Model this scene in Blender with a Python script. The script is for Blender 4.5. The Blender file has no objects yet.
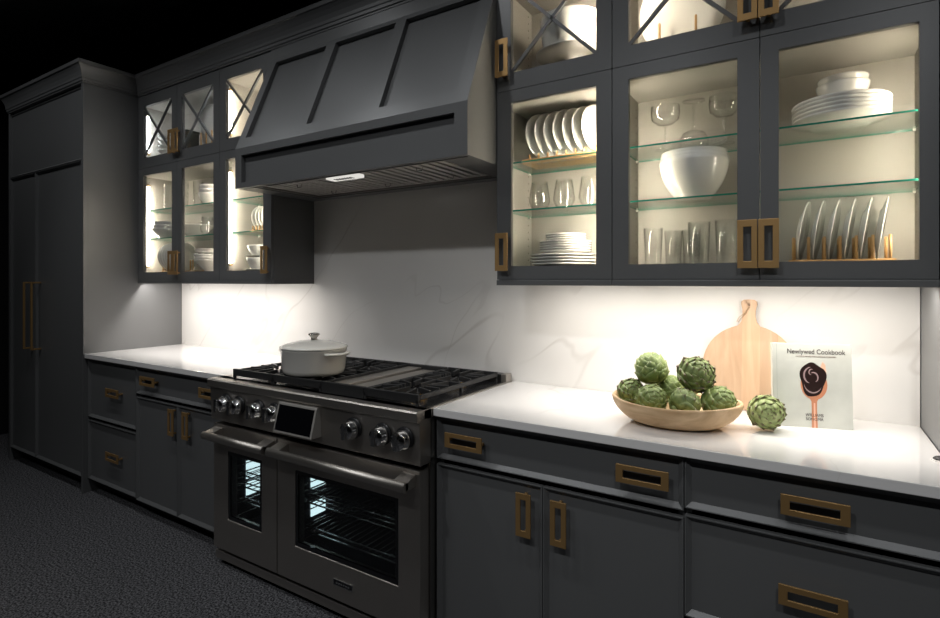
import bpy, math, random
from mathutils import Vector, Matrix, Euler
random.seed(7)
S = bpy.context.scene
COL = S.collection
PI = math.pi

# ------------------------------------------------------------------ materials
def new_mat(name):
    m = bpy.data.materials.new(name); m.use_nodes = True
    nt = m.node_tree; nt.nodes.clear()
    out = nt.nodes.new('ShaderNodeOutputMaterial')
    return m, nt, out

def principled(name, col, rough=0.5, metal=0.0, coat=0.0, spec=0.5, bump=None, var=0.0, var_scale=8.0):
    m, nt, out = new_mat(name)
    b = nt.nodes.new('ShaderNodeBsdfPrincipled')
    b.inputs['Base Color'].default_value = (*col, 1)
    b.inputs['Roughness'].default_value = rough
    b.inputs['Metallic'].default_value = metal
    b.inputs['Coat Weight'].default_value = coat
    b.inputs['Coat Roughness'].default_value = 0.05
    b.inputs['Specular IOR Level'].default_value = spec
    nt.links.new(b.outputs[0], out.inputs[0])
    if var:
        tc = nt.nodes.new('ShaderNodeTexCoord'); n = nt.nodes.new('ShaderNodeTexNoise')
        n.inputs['Scale'].default_value = var_scale; n.inputs['Detail'].default_value = 4
        nt.links.new(tc.outputs['Object'], n.inputs['Vector'])
        r = nt.nodes.new('ShaderNodeValToRGB')
        r.color_ramp.elements[0].position = 0.3; r.color_ramp.elements[1].position = 0.7
        r.color_ramp.elements[0].color = (*[c * (1 - var) for c in col], 1)
        r.color_ramp.elements[1].color = (*[min(1, c * (1 + var)) for c in col], 1)
        nt.links.new(n.outputs['Fac'], r.inputs[0]); nt.links.new(r.outputs[0], b.inputs['Base Color'])
    if bump:
        tc = nt.nodes.new('ShaderNodeTexCoord'); n = nt.nodes.new('ShaderNodeTexNoise')
        n.inputs['Scale'].default_value = bump[0]; n.inputs['Detail'].default_value = 3
        nt.links.new(tc.outputs['Object'], n.inputs['Vector'])
        bp = nt.nodes.new('ShaderNodeBump'); bp.inputs['Strength'].default_value = bump[1]
        bp.inputs['Distance'].default_value = bump[2]
        nt.links.new(n.outputs['Fac'], bp.inputs['Height']); nt.links.new(bp.outputs[0], b.inputs['Normal'])
    return m

def emission(name, col, strength):
    m, nt, out = new_mat(name)
    e = nt.nodes.new('ShaderNodeEmission'); e.inputs[0].default_value = (*col, 1); e.inputs[1].default_value = strength
    nt.links.new(e.outputs[0], out.inputs[0]); return m

def schlick(nt, f0):
    lw = nt.nodes.new('ShaderNodeLayerWeight'); lw.inputs[0].default_value = 0.5
    pw = nt.nodes.new('ShaderNodeMath'); pw.operation = 'POWER'; pw.inputs[1].default_value = 5.0
    nt.links.new(lw.outputs['Facing'], pw.inputs[0])
    mr = nt.nodes.new('ShaderNodeMapRange'); mr.inputs['To Min'].default_value = f0; mr.inputs['To Max'].default_value = 1.0
    nt.links.new(pw.outputs[0], mr.inputs['Value']); return mr.outputs[0]

def thin_glass(name, tint, gloss_col=(1, 1, 1), f0=0.04, rough=0.02):
    m, nt, out = new_mat(name)
    t = nt.nodes.new('ShaderNodeBsdfTransparent'); t.inputs[0].default_value = (*tint, 1)
    g = nt.nodes.new('ShaderNodeBsdfGlossy'); g.inputs['Color'].default_value = (*gloss_col, 1)
    g.inputs['Roughness'].default_value = rough
    mx = nt.nodes.new('ShaderNodeMixShader')
    nt.links.new(schlick(nt, f0), mx.inputs[0]); nt.links.new(t.outputs[0], mx.inputs[1]); nt.links.new(g.outputs[0], mx.inputs[2])
    nt.links.new(mx.outputs[0], out.inputs[0]); return m

def drinking_glass(name):
    # clear blown glass: mostly see-through face-on, denser and shinier towards its silhouette
    m, nt, out = new_mat(name)
    lw = nt.nodes.new('ShaderNodeLayerWeight'); lw.inputs[0].default_value = 0.28
    rp = nt.nodes.new('ShaderNodeValToRGB')
    rp.color_ramp.elements[0].color = (0.992, 0.993, 0.992, 1); rp.color_ramp.elements[1].color = (0.50, 0.51, 0.49, 1)
    rp.color_ramp.elements[0].position = 0.62; rp.color_ramp.elements[1].position = 1.0
    nt.links.new(lw.outputs['Facing'], rp.inputs[0])
    t = nt.nodes.new('ShaderNodeBsdfTransparent'); nt.links.new(rp.outputs[0], t.inputs[0])
    g = nt.nodes.new('ShaderNodeBsdfGlossy'); g.inputs['Roughness'].default_value = 0.04
    mx = nt.nodes.new('ShaderNodeMixShader')
    nt.links.new(schlick(nt, 0.08), mx.inputs[0]); nt.links.new(t.outputs[0], mx.inputs[1]); nt.links.new(g.outputs[0], mx.inputs[2])
    nt.links.new(mx.outputs[0], out.inputs[0]); return m

def quartz(name, base, vein, vein_amt, rough, scale=0.9, coat=0.3):
    m, nt, out = new_mat(name); N = nt.nodes; Lk = nt.links
    b = N.new('ShaderNodeBsdfPrincipled'); b.inputs['Roughness'].default_value = rough
    b.inputs['Coat Weight'].default_value = coat; b.inputs['Coat Roughness'].default_value = 0.08
    geo = N.new('ShaderNodeNewGeometry')
    m0 = N.new('ShaderNodeMapping'); m0.inputs['Rotation'].default_value = (0.0, math.radians(50), 0.1)
    mp = N.new('ShaderNodeMapping'); mp.inputs['Scale'].default_value = (0.38, 1.0, 1.3)
    Lk.new(geo.outputs['Position'], m0.inputs[0]); Lk.new(m0.outputs[0], mp.inputs[0])
    def ridge(sc, width, seedoff, detail, rough_n):
        ad = N.new('ShaderNodeVectorMath'); ad.operation = 'ADD'; ad.inputs[1].default_value = (seedoff, seedoff * 1.7, seedoff * 0.6)
        Lk.new(mp.outputs[0], ad.inputs[0])
        n = N.new('ShaderNodeTexNoise'); n.inputs['Scale'].default_value = sc; n.inputs['Detail'].default_value = detail
        n.inputs['Roughness'].default_value = rough_n; n.inputs['Distortion'].default_value = 0.1
        Lk.new(ad.outputs[0], n.inputs['Vector'])
        s = N.new('ShaderNodeMath'); s.operation = 'SUBTRACT'; s.inputs[1].default_value = 0.5; Lk.new(n.outputs['Fac'], s.inputs[0])
        a = N.new('ShaderNodeMath'); a.operation = 'ABSOLUTE'; Lk.new(s.outputs[0], a.inputs[0])
        mr = N.new('ShaderNodeMapRange'); mr.interpolation_type = 'SMOOTHSTEP'
        mr.inputs['From Min'].default_value = 0; mr.inputs['From Max'].default_value = width
        mr.inputs['To Min'].default_value = 1; mr.inputs['To Max'].default_value = 0
        Lk.new(a.outputs[0], mr.inputs['Value']); return mr.outputs[0]
    v1 = ridge(scale, 0.006, 3.3, 4, 0.48)
    v2 = ridge(scale * 1.5, 0.004, 11.9, 4, 0.48)
    v3 = ridge(scale * 0.8, 0.05, 3.1, 3, 0.5)
    mk = N.new('ShaderNodeTexNoise'); mk.inputs['Scale'].default_value = 2.2; Lk.new(geo.outputs['Position'], mk.inputs['Vector'])
    mkr = N.new('ShaderNodeMapRange'); mkr.inputs['From Min'].default_value = 0.42; mkr.inputs['From Max'].default_value = 0.62
    Lk.new(mk.outputs['Fac'], mkr.inputs['Value'])
    def mul(a, k):
        x = N.new('ShaderNodeMath'); x.operation = 'MULTIPLY'; Lk.new(a, x.inputs[0])
        if isinstance(k, float): x.inputs[1].default_value = k
        else: Lk.new(k, x.inputs[1])
        return x.outputs[0]
    def add(a, c):
        x = N.new('ShaderNodeMath'); x.operation = 'ADD'; x.use_clamp = True; Lk.new(a, x.inputs[0]); Lk.new(c, x.inputs[1]); return x.outputs[0]
    tot = add(add(mul(mul(v1, 0.9), mkr.outputs[0]), mul(mul(v2, 0.6), mkr.outputs[0])), mul(v3, 0.07))
    tot = mul(tot, vein_amt)
    mix = N.new('ShaderNodeMix'); mix.data_type = 'RGBA'
    mix.inputs[6].default_value = (*base, 1); mix.inputs[7].default_value = (*vein, 1)
    Lk.new(tot, mix.inputs[0]); Lk.new(mix.outputs[2], b.inputs['Base Color'])
    Lk.new(b.outputs[0], out.inputs[0]); return m

def wood(name, c1, c2, scale=(1, 1, 1), sc=14.0, rough=0.45, strips=None):
    m, nt, out = new_mat(name); N = nt.nodes; Lk = nt.links
    b = N.new('ShaderNodeBsdfPrincipled'); b.inputs['Roughness'].default_value = rough
    tc = N.new('ShaderNodeTexCoord'); mp = N.new('ShaderNodeMapping'); mp.inputs['Scale'].default_value = scale
    Lk.new(tc.outputs['Object'], mp.inputs[0])
    n = N.new('ShaderNodeTexNoise'); n.inputs['Scale'].default_value = sc; n.inputs['Detail'].default_value = 5
    n.inputs['Distortion'].default_value = 1.2
    Lk.new(mp.outputs[0], n.inputs['Vector'])
    r = N.new('ShaderNodeValToRGB'); r.color_ramp.elements[0].position = 0.3; r.color_ramp.elements[1].position = 0.72
    r.color_ramp.elements[0].color = (*c1, 1); r.color_ramp.elements[1].color = (*c2, 1)
    Lk.new(n.outputs['Fac'], r.inputs[0])
    col = r.outputs[0]
    if strips:
        sp = N.new('ShaderNodeSeparateXYZ'); Lk.new(tc.outputs['Object'], sp.inputs[0])
        mu = N.new('ShaderNodeMath'); mu.operation = 'MULTIPLY'; mu.inputs[1].default_value = strips; Lk.new(sp.outputs['X'], mu.inputs[0])
        ad = N.new('ShaderNodeMath'); ad.operation = 'ADD'; ad.inputs[1].default_value = 0.37; Lk.new(mu.outputs[0], ad.inputs[0])
        fl = N.new('ShaderNodeMath'); fl.operation = 'FLOOR'; Lk.new(ad.outputs[0], fl.inputs[0])
        wn = N.new('ShaderNodeTexWhiteNoise'); wn.noise_dimensions = '1D'; Lk.new(fl.outputs[0], wn.inputs['W'])
        mr = N.new('ShaderNodeMapRange'); mr.inputs['To Min'].default_value = 0.8; mr.inputs['To Max'].default_value = 1.12
        Lk.new(wn.outputs['Value'], mr.inputs['Value'])
        vm = N.new('ShaderNodeVectorMath'); vm.operation = 'SCALE'; Lk.new(col, vm.inputs[0]); Lk.new(mr.outputs[0], vm.inputs['Scale'])
        col = vm.outputs[0]
    Lk.new(col, b.inputs['Base Color']); Lk.new(b.outputs[0], out.inputs[0]); return m

def drilled(name, col):
    # cabinet side with two columns of small shelf-pin holes
    m, nt, out = new_mat(name); N = nt.nodes; Lk = nt.links
    b = N.new('ShaderNodeBsdfPrincipled'); b.inputs['Roughness'].default_value = 0.5
    geo = N.new('ShaderNodeNewGeometry'); sp = N.new('ShaderNodeSeparateXYZ'); Lk.new(geo.outputs['Position'], sp.inputs[0])
    def M(op, a, c=None):
        x = N.new('ShaderNodeMath'); x.operation = op
        for i, v in enumerate((a, c)):
            if v is None: continue
            if isinstance(v, (int, float)): x.inputs[i].default_value = v
            else: Lk.new(v, x.inputs[i])
        return x.outputs[0]
    fz = M('MULTIPLY', M('SUBTRACT', M('FRACT', M('DIVIDE', sp.outputs['Z'], 0.032)), 0.5), 0.032)
    d = []
    for yy in (-0.245, -0.045):
        dy = M('ADD', sp.outputs['Y'], -yy)
        d.append(M('SQRT', M('ADD', M('MULTIPLY', dy, dy), M('MULTIPLY', fz, fz))))
    hole = M('LESS_THAN', M('MINIMUM', d[0], d[1]), 0.0034)
    mix = N.new('ShaderNodeMix'); mix.data_type = 'RGBA'
    mix.inputs[6].default_value = (*col, 1); mix.inputs[7].default_value = (0.05, 0.045, 0.04, 1)
    Lk.new(hole, mix.inputs[0]); Lk.new(mix.outputs[2], b.inputs['Base Color']); Lk.new(b.outputs[0], out.inputs[0]); return m

def artichoke_mat(name, dark, light, tip):
    m, nt, out = new_mat(name); N = nt.nodes; Lk = nt.links
    b = N.new('ShaderNodeBsdfPrincipled'); b.inputs['Roughness'].default_value = 0.5
    at = N.new('ShaderNodeAttribute'); at.attribute_name = 'along'
    tc = N.new('ShaderNodeTexCoord'); n = N.new('ShaderNodeTexNoise'); n.inputs['Scale'].default_value = 45; n.inputs['Detail'].default_value = 4
    Lk.new(tc.outputs['Object'], n.inputs['Vector'])
    r = N.new('ShaderNodeValToRGB'); r.color_ramp.elements[0].position = 0.32; r.color_ramp.elements[1].position = 0.7
    r.color_ramp.elements[0].color = (*dark, 1); r.color_ramp.elements[1].color = (*light, 1)
    Lk.new(n.outputs['Fac'], r.inputs[0])
    mr = N.new('ShaderNodeMapRange'); mr.inputs['From Min'].default_value = 0.8; mr.inputs['From Max'].default_value = 1.0
    Lk.new(at.outputs['Fac'], mr.inputs['Value'])
    mix = N.new('ShaderNodeMix'); mix.data_type = 'RGBA'; mix.inputs[7].default_value = (*tip, 1)
    Lk.new(mr.outputs[0], mix.inputs[0]); Lk.new(r.outputs[0], mix.inputs[6])
    Lk.new(mix.outputs[2], b.inputs['Base Color']); Lk.new(b.outputs[0], out.inputs[0]); return m

PAINT = principled('grey_paint', (0.120, 0.1215, 0.122), 0.37, spec=0.65)
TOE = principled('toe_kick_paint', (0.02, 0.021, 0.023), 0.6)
INT = principled('cabinet_interior', (0.40, 0.38, 0.345), 0.45)
INTD = drilled('cabinet_interior_drilled', (0.40, 0.38, 0.345))
BRASS = principled('aged_brass', (0.47, 0.285, 0.115), 0.46, metal=0.7)
COUNTER = quartz('white_quartz_counter', (0.80, 0.78, 0.76), (0.62, 0.58, 0.55), 0.5, 0.07)
MARBLE = quartz('veined_quartz_backsplash', (0.78, 0.76, 0.73), (0.42, 0.38, 0.34), 0.40, 0.2, scale=0.75)
STEEL = principled('brushed_stainless', (0.50, 0.465, 0.425), 0.44, metal=1.0, bump=(90, 0.04, 0.002))
BAFFLE = principled('satin_baffle_steel', (0.50, 0.485, 0.46), 0.45, metal=0.0)
STEELD = principled('dark_stainless', (0.30, 0.29, 0.275), 0.36, metal=1.0)
CHROME = principled('polished_chrome', (0.78, 0.78, 0.78), 0.16, metal=1.0)
IRON = principled('cast_iron', (0.013, 0.013, 0.0135), 0.55, bump=(220, 0.25, 0.001))
BLACK = principled('black_plastic', (0.012, 0.012, 0.013), 0.35)
BLACKG = principled('black_glass', (0.004, 0.004, 0.005), 0.06, coat=0.3)
BRASSB = principled('burner_brass', (0.75, 0.45, 0.12), 0.3, metal=1.0)
ENAMEL = principled('oven_enamel', (0.012, 0.014, 0.024), 0.3)
GLASS = thin_glass('clear_glass_pane', (0.975, 0.98, 0.975))
OVGLASS = thin_glass('dark_oven_glass', (0.50, 0.53, 0.53))
SHELF = thin_glass('shelf_glass', (0.95, 0.985, 0.97))
SHELFE = principled('green_glass_edge', (0.03, 0.30, 0.22), 0.15, coat=0.5)
DRINK = drinking_glass('drinking_glass')
WHITE = principled('white_glaze', (0.80, 0.78, 0.74), 0.18, coat=0.4)
POTW = principled('white_enamel_pot', (0.78, 0.75, 0.69), 0.22, coat=0.4)
PEG = wood('rack_beech', (0.50, 0.28, 0.10), (0.66, 0.40, 0.17), (1, 1, 0.2), 20)
BOWLW = wood('bowl_wood', (0.54, 0.345, 0.175), (0.80, 0.58, 0.35), (1.0, 2.2, 3.0), 7, 0.55)
BOARDW = wood('board_maple', (0.50, 0.315, 0.19), (0.64, 0.445, 0.295), (3.5, 1, 0.5), 6, 0.5, strips=17.0)
STRING = principled('jute_string', (0.45, 0.30, 0.18), 0.9)
ART = [artichoke_mat('artichoke_green', (0.11, 0.165, 0.035), (0.29, 0.36, 0.12), (0.25, 0.27, 0.11)),
       artichoke_mat('artichoke_brown_tipped', (0.10, 0.15, 0.035), (0.27, 0.33, 0.11), (0.13, 0.08, 0.05)),
       artichoke_mat('artichoke_pale_green', (0.19, 0.25, 0.065), (0.40, 0.46, 0.20), (0.13, 0.09, 0.05))]
CHOKE = principled('artichoke_core', (0.10, 0.15, 0.035), 0.6)
STEM = principled('artichoke_stem', (0.20, 0.25, 0.09), 0.7)
WALLM = principled('dark_wall_paint', (0.006, 0.006, 0.007), 0.9)
CEILM = principled('dark_ceiling_paint', (0.045, 0.047, 0.05), 0.9)
CAVE = principled('black_drape', (0.006, 0.006, 0.007), 0.95)
LEDC = emission('cool_led', (0.93, 0.97, 1.0), 34.0)
LEDW = emission('warm_led', (1.0, 0.88, 0.69), 74.0)
LEDA = emission('bright_warm_led', (1.0, 0.88, 0.70), 215.0)
LEDN = emission('neutral_led', (1.0, 0.90, 0.74), 72.0)
LEDCLIP = principled('led_clip_gold', (0.75, 0.50, 0.25), 0.4, metal=0.6)
OVLAMP = emission('oven_lamp_glow', (0.78, 0.95, 1.0), 3.6)
HOODLAMP = emission('hood_panel_glow', (1.0, 0.97, 0.9), 0.75)

def carpet():
    m, nt, out = new_mat('charcoal_carpet'); N = nt.nodes; Lk = nt.links
    b = N.new('ShaderNodeBsdfPrincipled'); b.inputs['Roughness'].default_value = 0.95; b.inputs['Specular IOR Level'].default_value = 0.1
    geo = N.new('ShaderNodeNewGeometry')
    n = N.new('ShaderNodeTexNoise'); n.inputs['Scale'].default_value = 115; n.inputs['Detail'].default_value = 3; n.inputs['Roughness'].default_value = 0.7
    Lk.new(geo.outputs['Position'], n.inputs['Vector'])
    r = N.new('ShaderNodeValToRGB'); r.color_ramp.elements[0].position = 0.41; r.color_ramp.elements[1].position = 0.63
    r.color_ramp.elements[0].color = (0.012, 0.012, 0.0135, 1); r.color_ramp.elements[1].color = (0.19, 0.188, 0.197, 1)
    Lk.new(n.outputs['Fac'], r.inputs[0]); Lk.new(r.outputs[0], b.inputs['Base Color'])
    bp = N.new('ShaderNodeBump'); bp.inputs['Strength'].default_value = 0.8; bp.inputs['Distance'].default_value = 0.006
    Lk.new(n.outputs['Fac'], bp.inputs['Height']); Lk.new(bp.outputs[0], b.inputs['Normal'])
    Lk.new(b.outputs[0], out.inputs[0]); return m
CARPET = carpet()

# ------------------------------------------------------------------ mesh builder
ORG = {}
class MB:
    def __init__(s): s.v = []; s.f = []; s.mi = []; s.sm = []
    def add(s, vs, fs, mat=0, smooth=False):
        o = len(s.v); s.v += [tuple(p) for p in vs]
        for f in fs: s.f.append([o + i for i in f]); s.mi.append(mat); s.sm.append(smooth)
    def box(s, x0, y0, z0, x1, y1, z1, mat=0):
        vs = [(x, y, z) for z in (z0, z1) for y in (y0, y1) for x in (x0, x1)]
        s.add(vs, [(0, 2, 3, 1), (4, 5, 7, 6), (0, 1, 5, 4), (2, 6, 7, 3), (0, 4, 6, 2), (1, 3, 7, 5)], mat); return s
    def hexa(s, b, t, mat=0):
        """four bottom and four top points, both counter-clockwise seen from above"""
        s.add(list(b) + list(t), [(3, 2, 1, 0), (4, 5, 6, 7), (0, 1, 5, 4), (1, 2, 6, 5), (2, 3, 7, 6), (3, 0, 4, 7)], mat); return s
    def beam(s, p, q, w, h, mat=0, up=(0, 0, 1)):
        """rectangular bar from p to q, w across, h along up"""
        p = Vector(p); q = Vector(q); d = (q - p).normalized(); up = Vector(up)
        side = d.cross(up).normalized(); u = side.cross(d).normalized()
        a = side * w / 2; c = u * h / 2
        vs = [p - a - c, p + a - c, p + a + c, p - a + c, q - a - c, q + a - c, q + a + c, q - a + c]
        s.add(vs, [(3, 2, 1, 0), (4, 5, 6, 7), (0, 1, 5, 4), (1, 2, 6, 5), (2, 3, 7, 6), (3, 0, 4, 7)], mat); return s
    def lathe(s, prof, c=(0, 0, 0), seg=32, sx=1.0, sy=1.0, mat=0, axis='Z', smooth=True):
        o = len(s.v); c = Vector(c); n = len(prof)
        def pt(r, h, a):
            x, y = r * math.cos(a) * sx, r * math.sin(a) * sy
            if axis == 'Z': return (c.x + x, c.y + y, c.z + h)
            if axis == 'Y': return (c.x + x, c.y - h, c.z + y)      # h grows towards -y
            return (c.x + h, c.y + x, c.z + y)
        idx = []
        for (r, h) in prof:
            if r < 1e-6:
                s.v.append(pt(0, h, 0)); idx.append([len(s.v) - 1] * seg)
            else:
                st = len(s.v)
                for k in range(seg): s.v.append(pt(r, h, 2 * PI * k / seg))
                idx.append(list(range(st, st + seg)))
        for i in range(n - 1):
            A, B = idx[i], idx[i + 1]
            for k in range(seg):
                k2 = (k + 1) % seg
                q = [A[k], A[k2], B[k2], B[k]]
                u = []
                for w in q:
                    if w not in u: u.append(w)
                if len(u) >= 3: s.f.append(u); s.mi.append(mat); s.sm.append(smooth)
        return s
    def tube(s, pts, r, seg=10, mat=0, smooth=True, ry=None):
        pts = [Vector(p) for p in pts]; rings = []
        prev = None
        for i, p in enumerate(pts):
            d = (pts[min(i + 1, len(pts) - 1)] - pts[max(i - 1, 0)]).normalized()
            a = prev if prev else (Vector((0, 0, 1)) if abs(d.z) < 0.9 else Vector((1, 0, 0)))
            u = (a - d * a.dot(d)).normalized(); w = d.cross(u); prev = u
            st = len(s.v)
            for k in range(seg):
                t = 2 * PI * k / seg
                s.v.append(tuple(p + u * ((ry or r) * math.cos(t)) + w * (r * math.sin(t))))
            rings.append(list(range(st, st + seg)))
        for A, B in zip(rings, rings[1:]):
            for k in range(seg):
                k2 = (k + 1) % seg; s.f.append([A[k], A[k2], B[k2], B[k]]); s.mi.append(mat); s.sm.append(smooth)
        s.f.append(rings[0][::-1]); s.mi.append(mat); s.sm.append(False)
        s.f.append(rings[-1]); s.mi.append(mat); s.sm.append(False); return s
    def ring_plate(s, x0, z0, x1, z1, hx0, hz0, hx1, hz1, yf, yb, mat=0):
        """rectangular plate in the xz plane with a rectangular hole; yf front (towards -y), yb back"""
        O = [(x0, z0), (x1, z0), (x1, z1), (x0, z1)]; H = [(hx0, hz0), (hx1, hz0), (hx1, hz1), (hx0, hz1)]
        vs = [(x, yf, z) for x, z in O + H] + [(x, yb, z) for x, z in O + H]
        fs = []
        for i in range(4):
            j = (i + 1) % 4
            fs += [(i, j, 4 + j, 4 + i), (8 + j, 8 + i, 12 + i, 12 + j), (j, i, 8 + i, 8 + j), (4 + i, 4 + j, 12 + j, 12 + i)]
        s.add(vs, fs, mat); return s
    def lip_panel(s, x0, z0, x1, z1, yf, yb, flat=0.003, cham=0.014, mat=0):
        """cabinet front: a thin raised lip round the edge, a chamfer falling inwards to a flat field"""
        def rect(i, y): return [(x0 + i, y, z0 + i), (x1 - i, y, z0 + i), (x1 - i, y, z1 - i), (x0 + i, y, z1 - i)]
        vs = rect(0, yb) + rect(0, yf) + rect(flat, yf) + rect(flat + cham, yf + cham)
        fs = [(3, 2, 1, 0)]
        for a in (0, 4, 8):
            for i in range(4):
                j = (i + 1) % 4; fs.append((a + i, a + j, a + 4 + j, a + 4 + i))
        fs.append((12, 13, 14, 15)); s.add(vs, fs, mat); return s
    def extrude(s, poly, y0, y1, mat=0, smooth=False):
        """closed xz outline extruded along y"""
        n = len(poly); vs = [(x, y0, z) for x, z in poly] + [(x, y1, z) for x, z in poly]
        s.add(vs, [list(range(n)), list(range(2 * n - 1, n - 1, -1))], mat)
        o = len(s.v) - 2 * n
        for i in range(n):
            j = (i + 1) % n; s.f.append([o + j, o + i, o + n + i, o + n + j]); s.mi.append(mat); s.sm.append(smooth)
        return s
    def build(s, name, mats, parent=None, origin=None, bevel=0.0, seg=2, fix=True):
        if not isinstance(mats, (list, tuple)): mats = [mats]
        org = Vector(ORG[parent.name]) if parent else Vector(origin or (0, 0, 0))
        me = bpy.data.meshes.new(name)
        me.from_pydata([tuple(Vector(p) - org) for p in s.v], [], s.f)
        for m in mats: me.materials.append(m)
        for p, mi, sm in zip(me.polygons, s.mi, s.sm): p.material_index = mi; p.use_smooth = sm
        if fix:
            import bmesh
            bm = bmesh.new(); bm.from_mesh(me)
            bmesh.ops.recalc_face_normals(bm, faces=bm.faces); bm.to_mesh(me); bm.free()
        me.update()
        o = bpy.data.objects.new(name, me); COL.objects.link(o)
        if parent: o.parent = parent
        else: o.location = org
        ORG[o.name] = tuple(org)
        if bevel:
            b = o.modifiers.new('edge', 'BEVEL'); b.width = bevel; b.segments = seg; b.limit_method = 'ANGLE'
            b.angle_limit = math.radians(40); b.harden_normals = False
        return o

LABELS = {}
def tag(o, label, cat, group=None):
    o['label'] = label; o['category'] = cat
    if group: o['group'] = group
    return o
def thing(name, loc, label, cat, group=None):
    o = bpy.data.objects.new(name, None); COL.objects.link(o); o.location = loc; o.empty_display_size = 0.05
    ORG[o.name] = tuple(loc); return tag(o, label, cat, group)
def structure(o): o['kind'] = 'structure'; return o
def dup(root, loc, rot=None, label=None, group=None, scale=None):
    r = root.copy(); COL.objects.link(r); r.location = loc
    if rot is not None: r.rotation_euler = rot
    if scale is not None: r.scale = scale
    if label: r['label'] = label
    if group: r['group'] = group
    for ch in list(root.children):
        c = ch.copy(); COL.objects.link(c); c.parent = r
        for g in list(ch.children):
            d = g.copy(); COL.objects.link(d); d.parent = c
    return r

# ------------------------------------------------------------------ key dimensions (metres; wall face y = 0, floor z = 0)
XA, XE, XR, XD = -4.026, -2.573, -1.113, 0.307          # pantry side, hood left, hood right, right end panel
XB, XC = -2.495, -1.199                                  # range left / right
YU, YC, YB, YP = -0.312, -0.648, -0.628, -0.654
ZC = 0.915

# ------------------------------------------------------------------ room shell
structure(MB().box(-6.2, -6.2, -0.05, 4.6, 0.1, 0.0).build('floor', CARPET))
structure(MB().box(-6.2, 0.022, 0.0, 4.6, 0.1, 3.41).build('wall_back', WALLM))
structure(MB().box(-6.28, -6.2, 0.0, -6.2, 0.1, 3.41).build('wall_left', CAVE))
structure(MB().box(4.6, -6.2, 0.0, 4.68, 0.1, 3.41).build('wall_right', WALLM))
structure(MB().box(-6.2, -6.28, 0.0, 4.6, -6.2, 3.41).build('wall_front', WALLM))
structure(MB().box(-6.2, -6.2, 3.41, 4.6, 0.1, 3.46).build('ceiling', CEILM))

# ------------------------------------------------------------------ handles
def ring_handle(parent, cx, cz, yface, w, h, bw=None, stand=0.026):
    """flat rectangular brass ring on two posts"""
    b = 0.0155; t = 0.006
    if w > h: hx, hz = w * 0.36, h * 0.5 - b
    else: hx, hz = w * 0.5 - b - 0.002, h * 0.355
    m = MB()
    yf = yface - stand - t
    m.ring_plate(cx - w / 2, cz - h / 2, cx + w / 2, cz + h / 2, cx - hx, cz - hz, cx + hx, cz + hz, yf, yf + t)
    r = 0.005
    if w > h: ps = [(cx - w * 0.43, cz), (cx + w * 0.43, cz)]
    else: ps = [(cx, cz - h * 0.43), (cx, cz + h * 0.43)]
    for x, z in ps: m.box(x - r, yf + t, z - r, x + r, yface, z + r)
    return m.build('handle', BRASS, parent, bevel=0.0012)

# ------------------------------------------------------------------ base cabinets
def base_cabinet(name, x0, x1, label, cells, left_end=False):
    """cells: list of ('drawer'|'door', x0, x1, z0, z1, [handles (cx, cz, w, h)])"""
    t = thing(name, ((x0 + x1) / 2, -0.3, 0), label, 'cabinet')
    yb = YB + 0.022
    g = 0.0008
    c = MB(); x0 += g; x1 -= g
    c.box(x0, yb + 0.001, 0.1, x0 + 0.018, -0.002, 0.885).box(x1 - 0.018, yb + 0.001, 0.1, x1, -0.002, 0.885)
    c.box(x0 + 0.018, yb + 0.001, 0.1, x1 - 0.018, -0.002, 0.118).box(x0 + 0.018, -0.02, 0.118, x1 - 0.018, -0.002, 0.885)
    c.box(x0 + 0.018, yb + 0.001, 0.867, x1 - 0.018, -0.02, 0.885)
    c.build('carcass', PAINT, t)
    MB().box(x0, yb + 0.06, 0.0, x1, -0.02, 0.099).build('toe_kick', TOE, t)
    for kind, a, b, z0, z1, hs in cells:
        m = MB().lip_panel(a + 0.0015, z0, b - 0.0015, z1, YB, yb)
        d = m.build(kind, PAINT, t, bevel=0.0)
        for (cx, cz, w, h) in hs: ring_handle(d, cx, cz, YB + 0.014, w, h)
    return t
HV = (0.056, 0.148)
base_cabinet('drawer_cabinet', XA, -3.411, 'grey base cabinet of two stacked deep drawers beside the tall pantry', [
    ('drawer', XA, -3.411, 0.502, 0.882, [(-3.672, 0.692, 0.16, 0.054)]),
    ('drawer', XA, -3.411, 0.095, 0.478, [(-3.672, 0.292, 0.16, 0.054)])])
base_cabinet('base_cabinet', -3.411, XB, 'grey two-door base cabinet with one drawer on the left of the range', [
    ('drawer', -3.411, XB, 0.722, 0.882, [(-3.258, 0.807, 0.16, 0.054), (-2.655, 0.803, 0.16, 0.054)]),
    ('door', -3.411, -2.966, 0.085, 0.700, [(-3.006, 0.605, *HV)]),
    ('door', -2.966, XB, 0.085, 0.700, [(-2.866, 0.605, *HV)])])
base_cabinet('base_cabinet', XC + 0.002, -0.31, 'grey two-door base cabinet with one wide drawer beneath the bowl of artichokes', [
    ('drawer', XC + 0.002, -0.31, 0.724, 0.882, [(-1.068, 0.804, 0.16, 0.055), (-0.428, 0.804, 0.157, 0.056)]),
    ('door', XC + 0.002, -0.759, 0.085, 0.702, [(-0.824, 0.597, *HV)]),
    ('door', -0.759, -0.31, 0.085, 0.702, [(-0.697, 0.597, *HV)])])
base_cabinet('drawer_cabinet', -0.31, XD, 'grey base cabinet of wide drawers beneath the cookbook', [
    ('drawer', -0.31, XD, 0.734, 0.882, [(0.010, 0.805, 0.152, 0.054)]),
    ('drawer', -0.31, XD, 0.420, 0.712, [(0.005, 0.566, 0.152, 0.054)]),
    ('drawer', -0.31, XD, 0.100, 0.398, [(0.005, 0.25, 0.152, 0.054)])])

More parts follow.
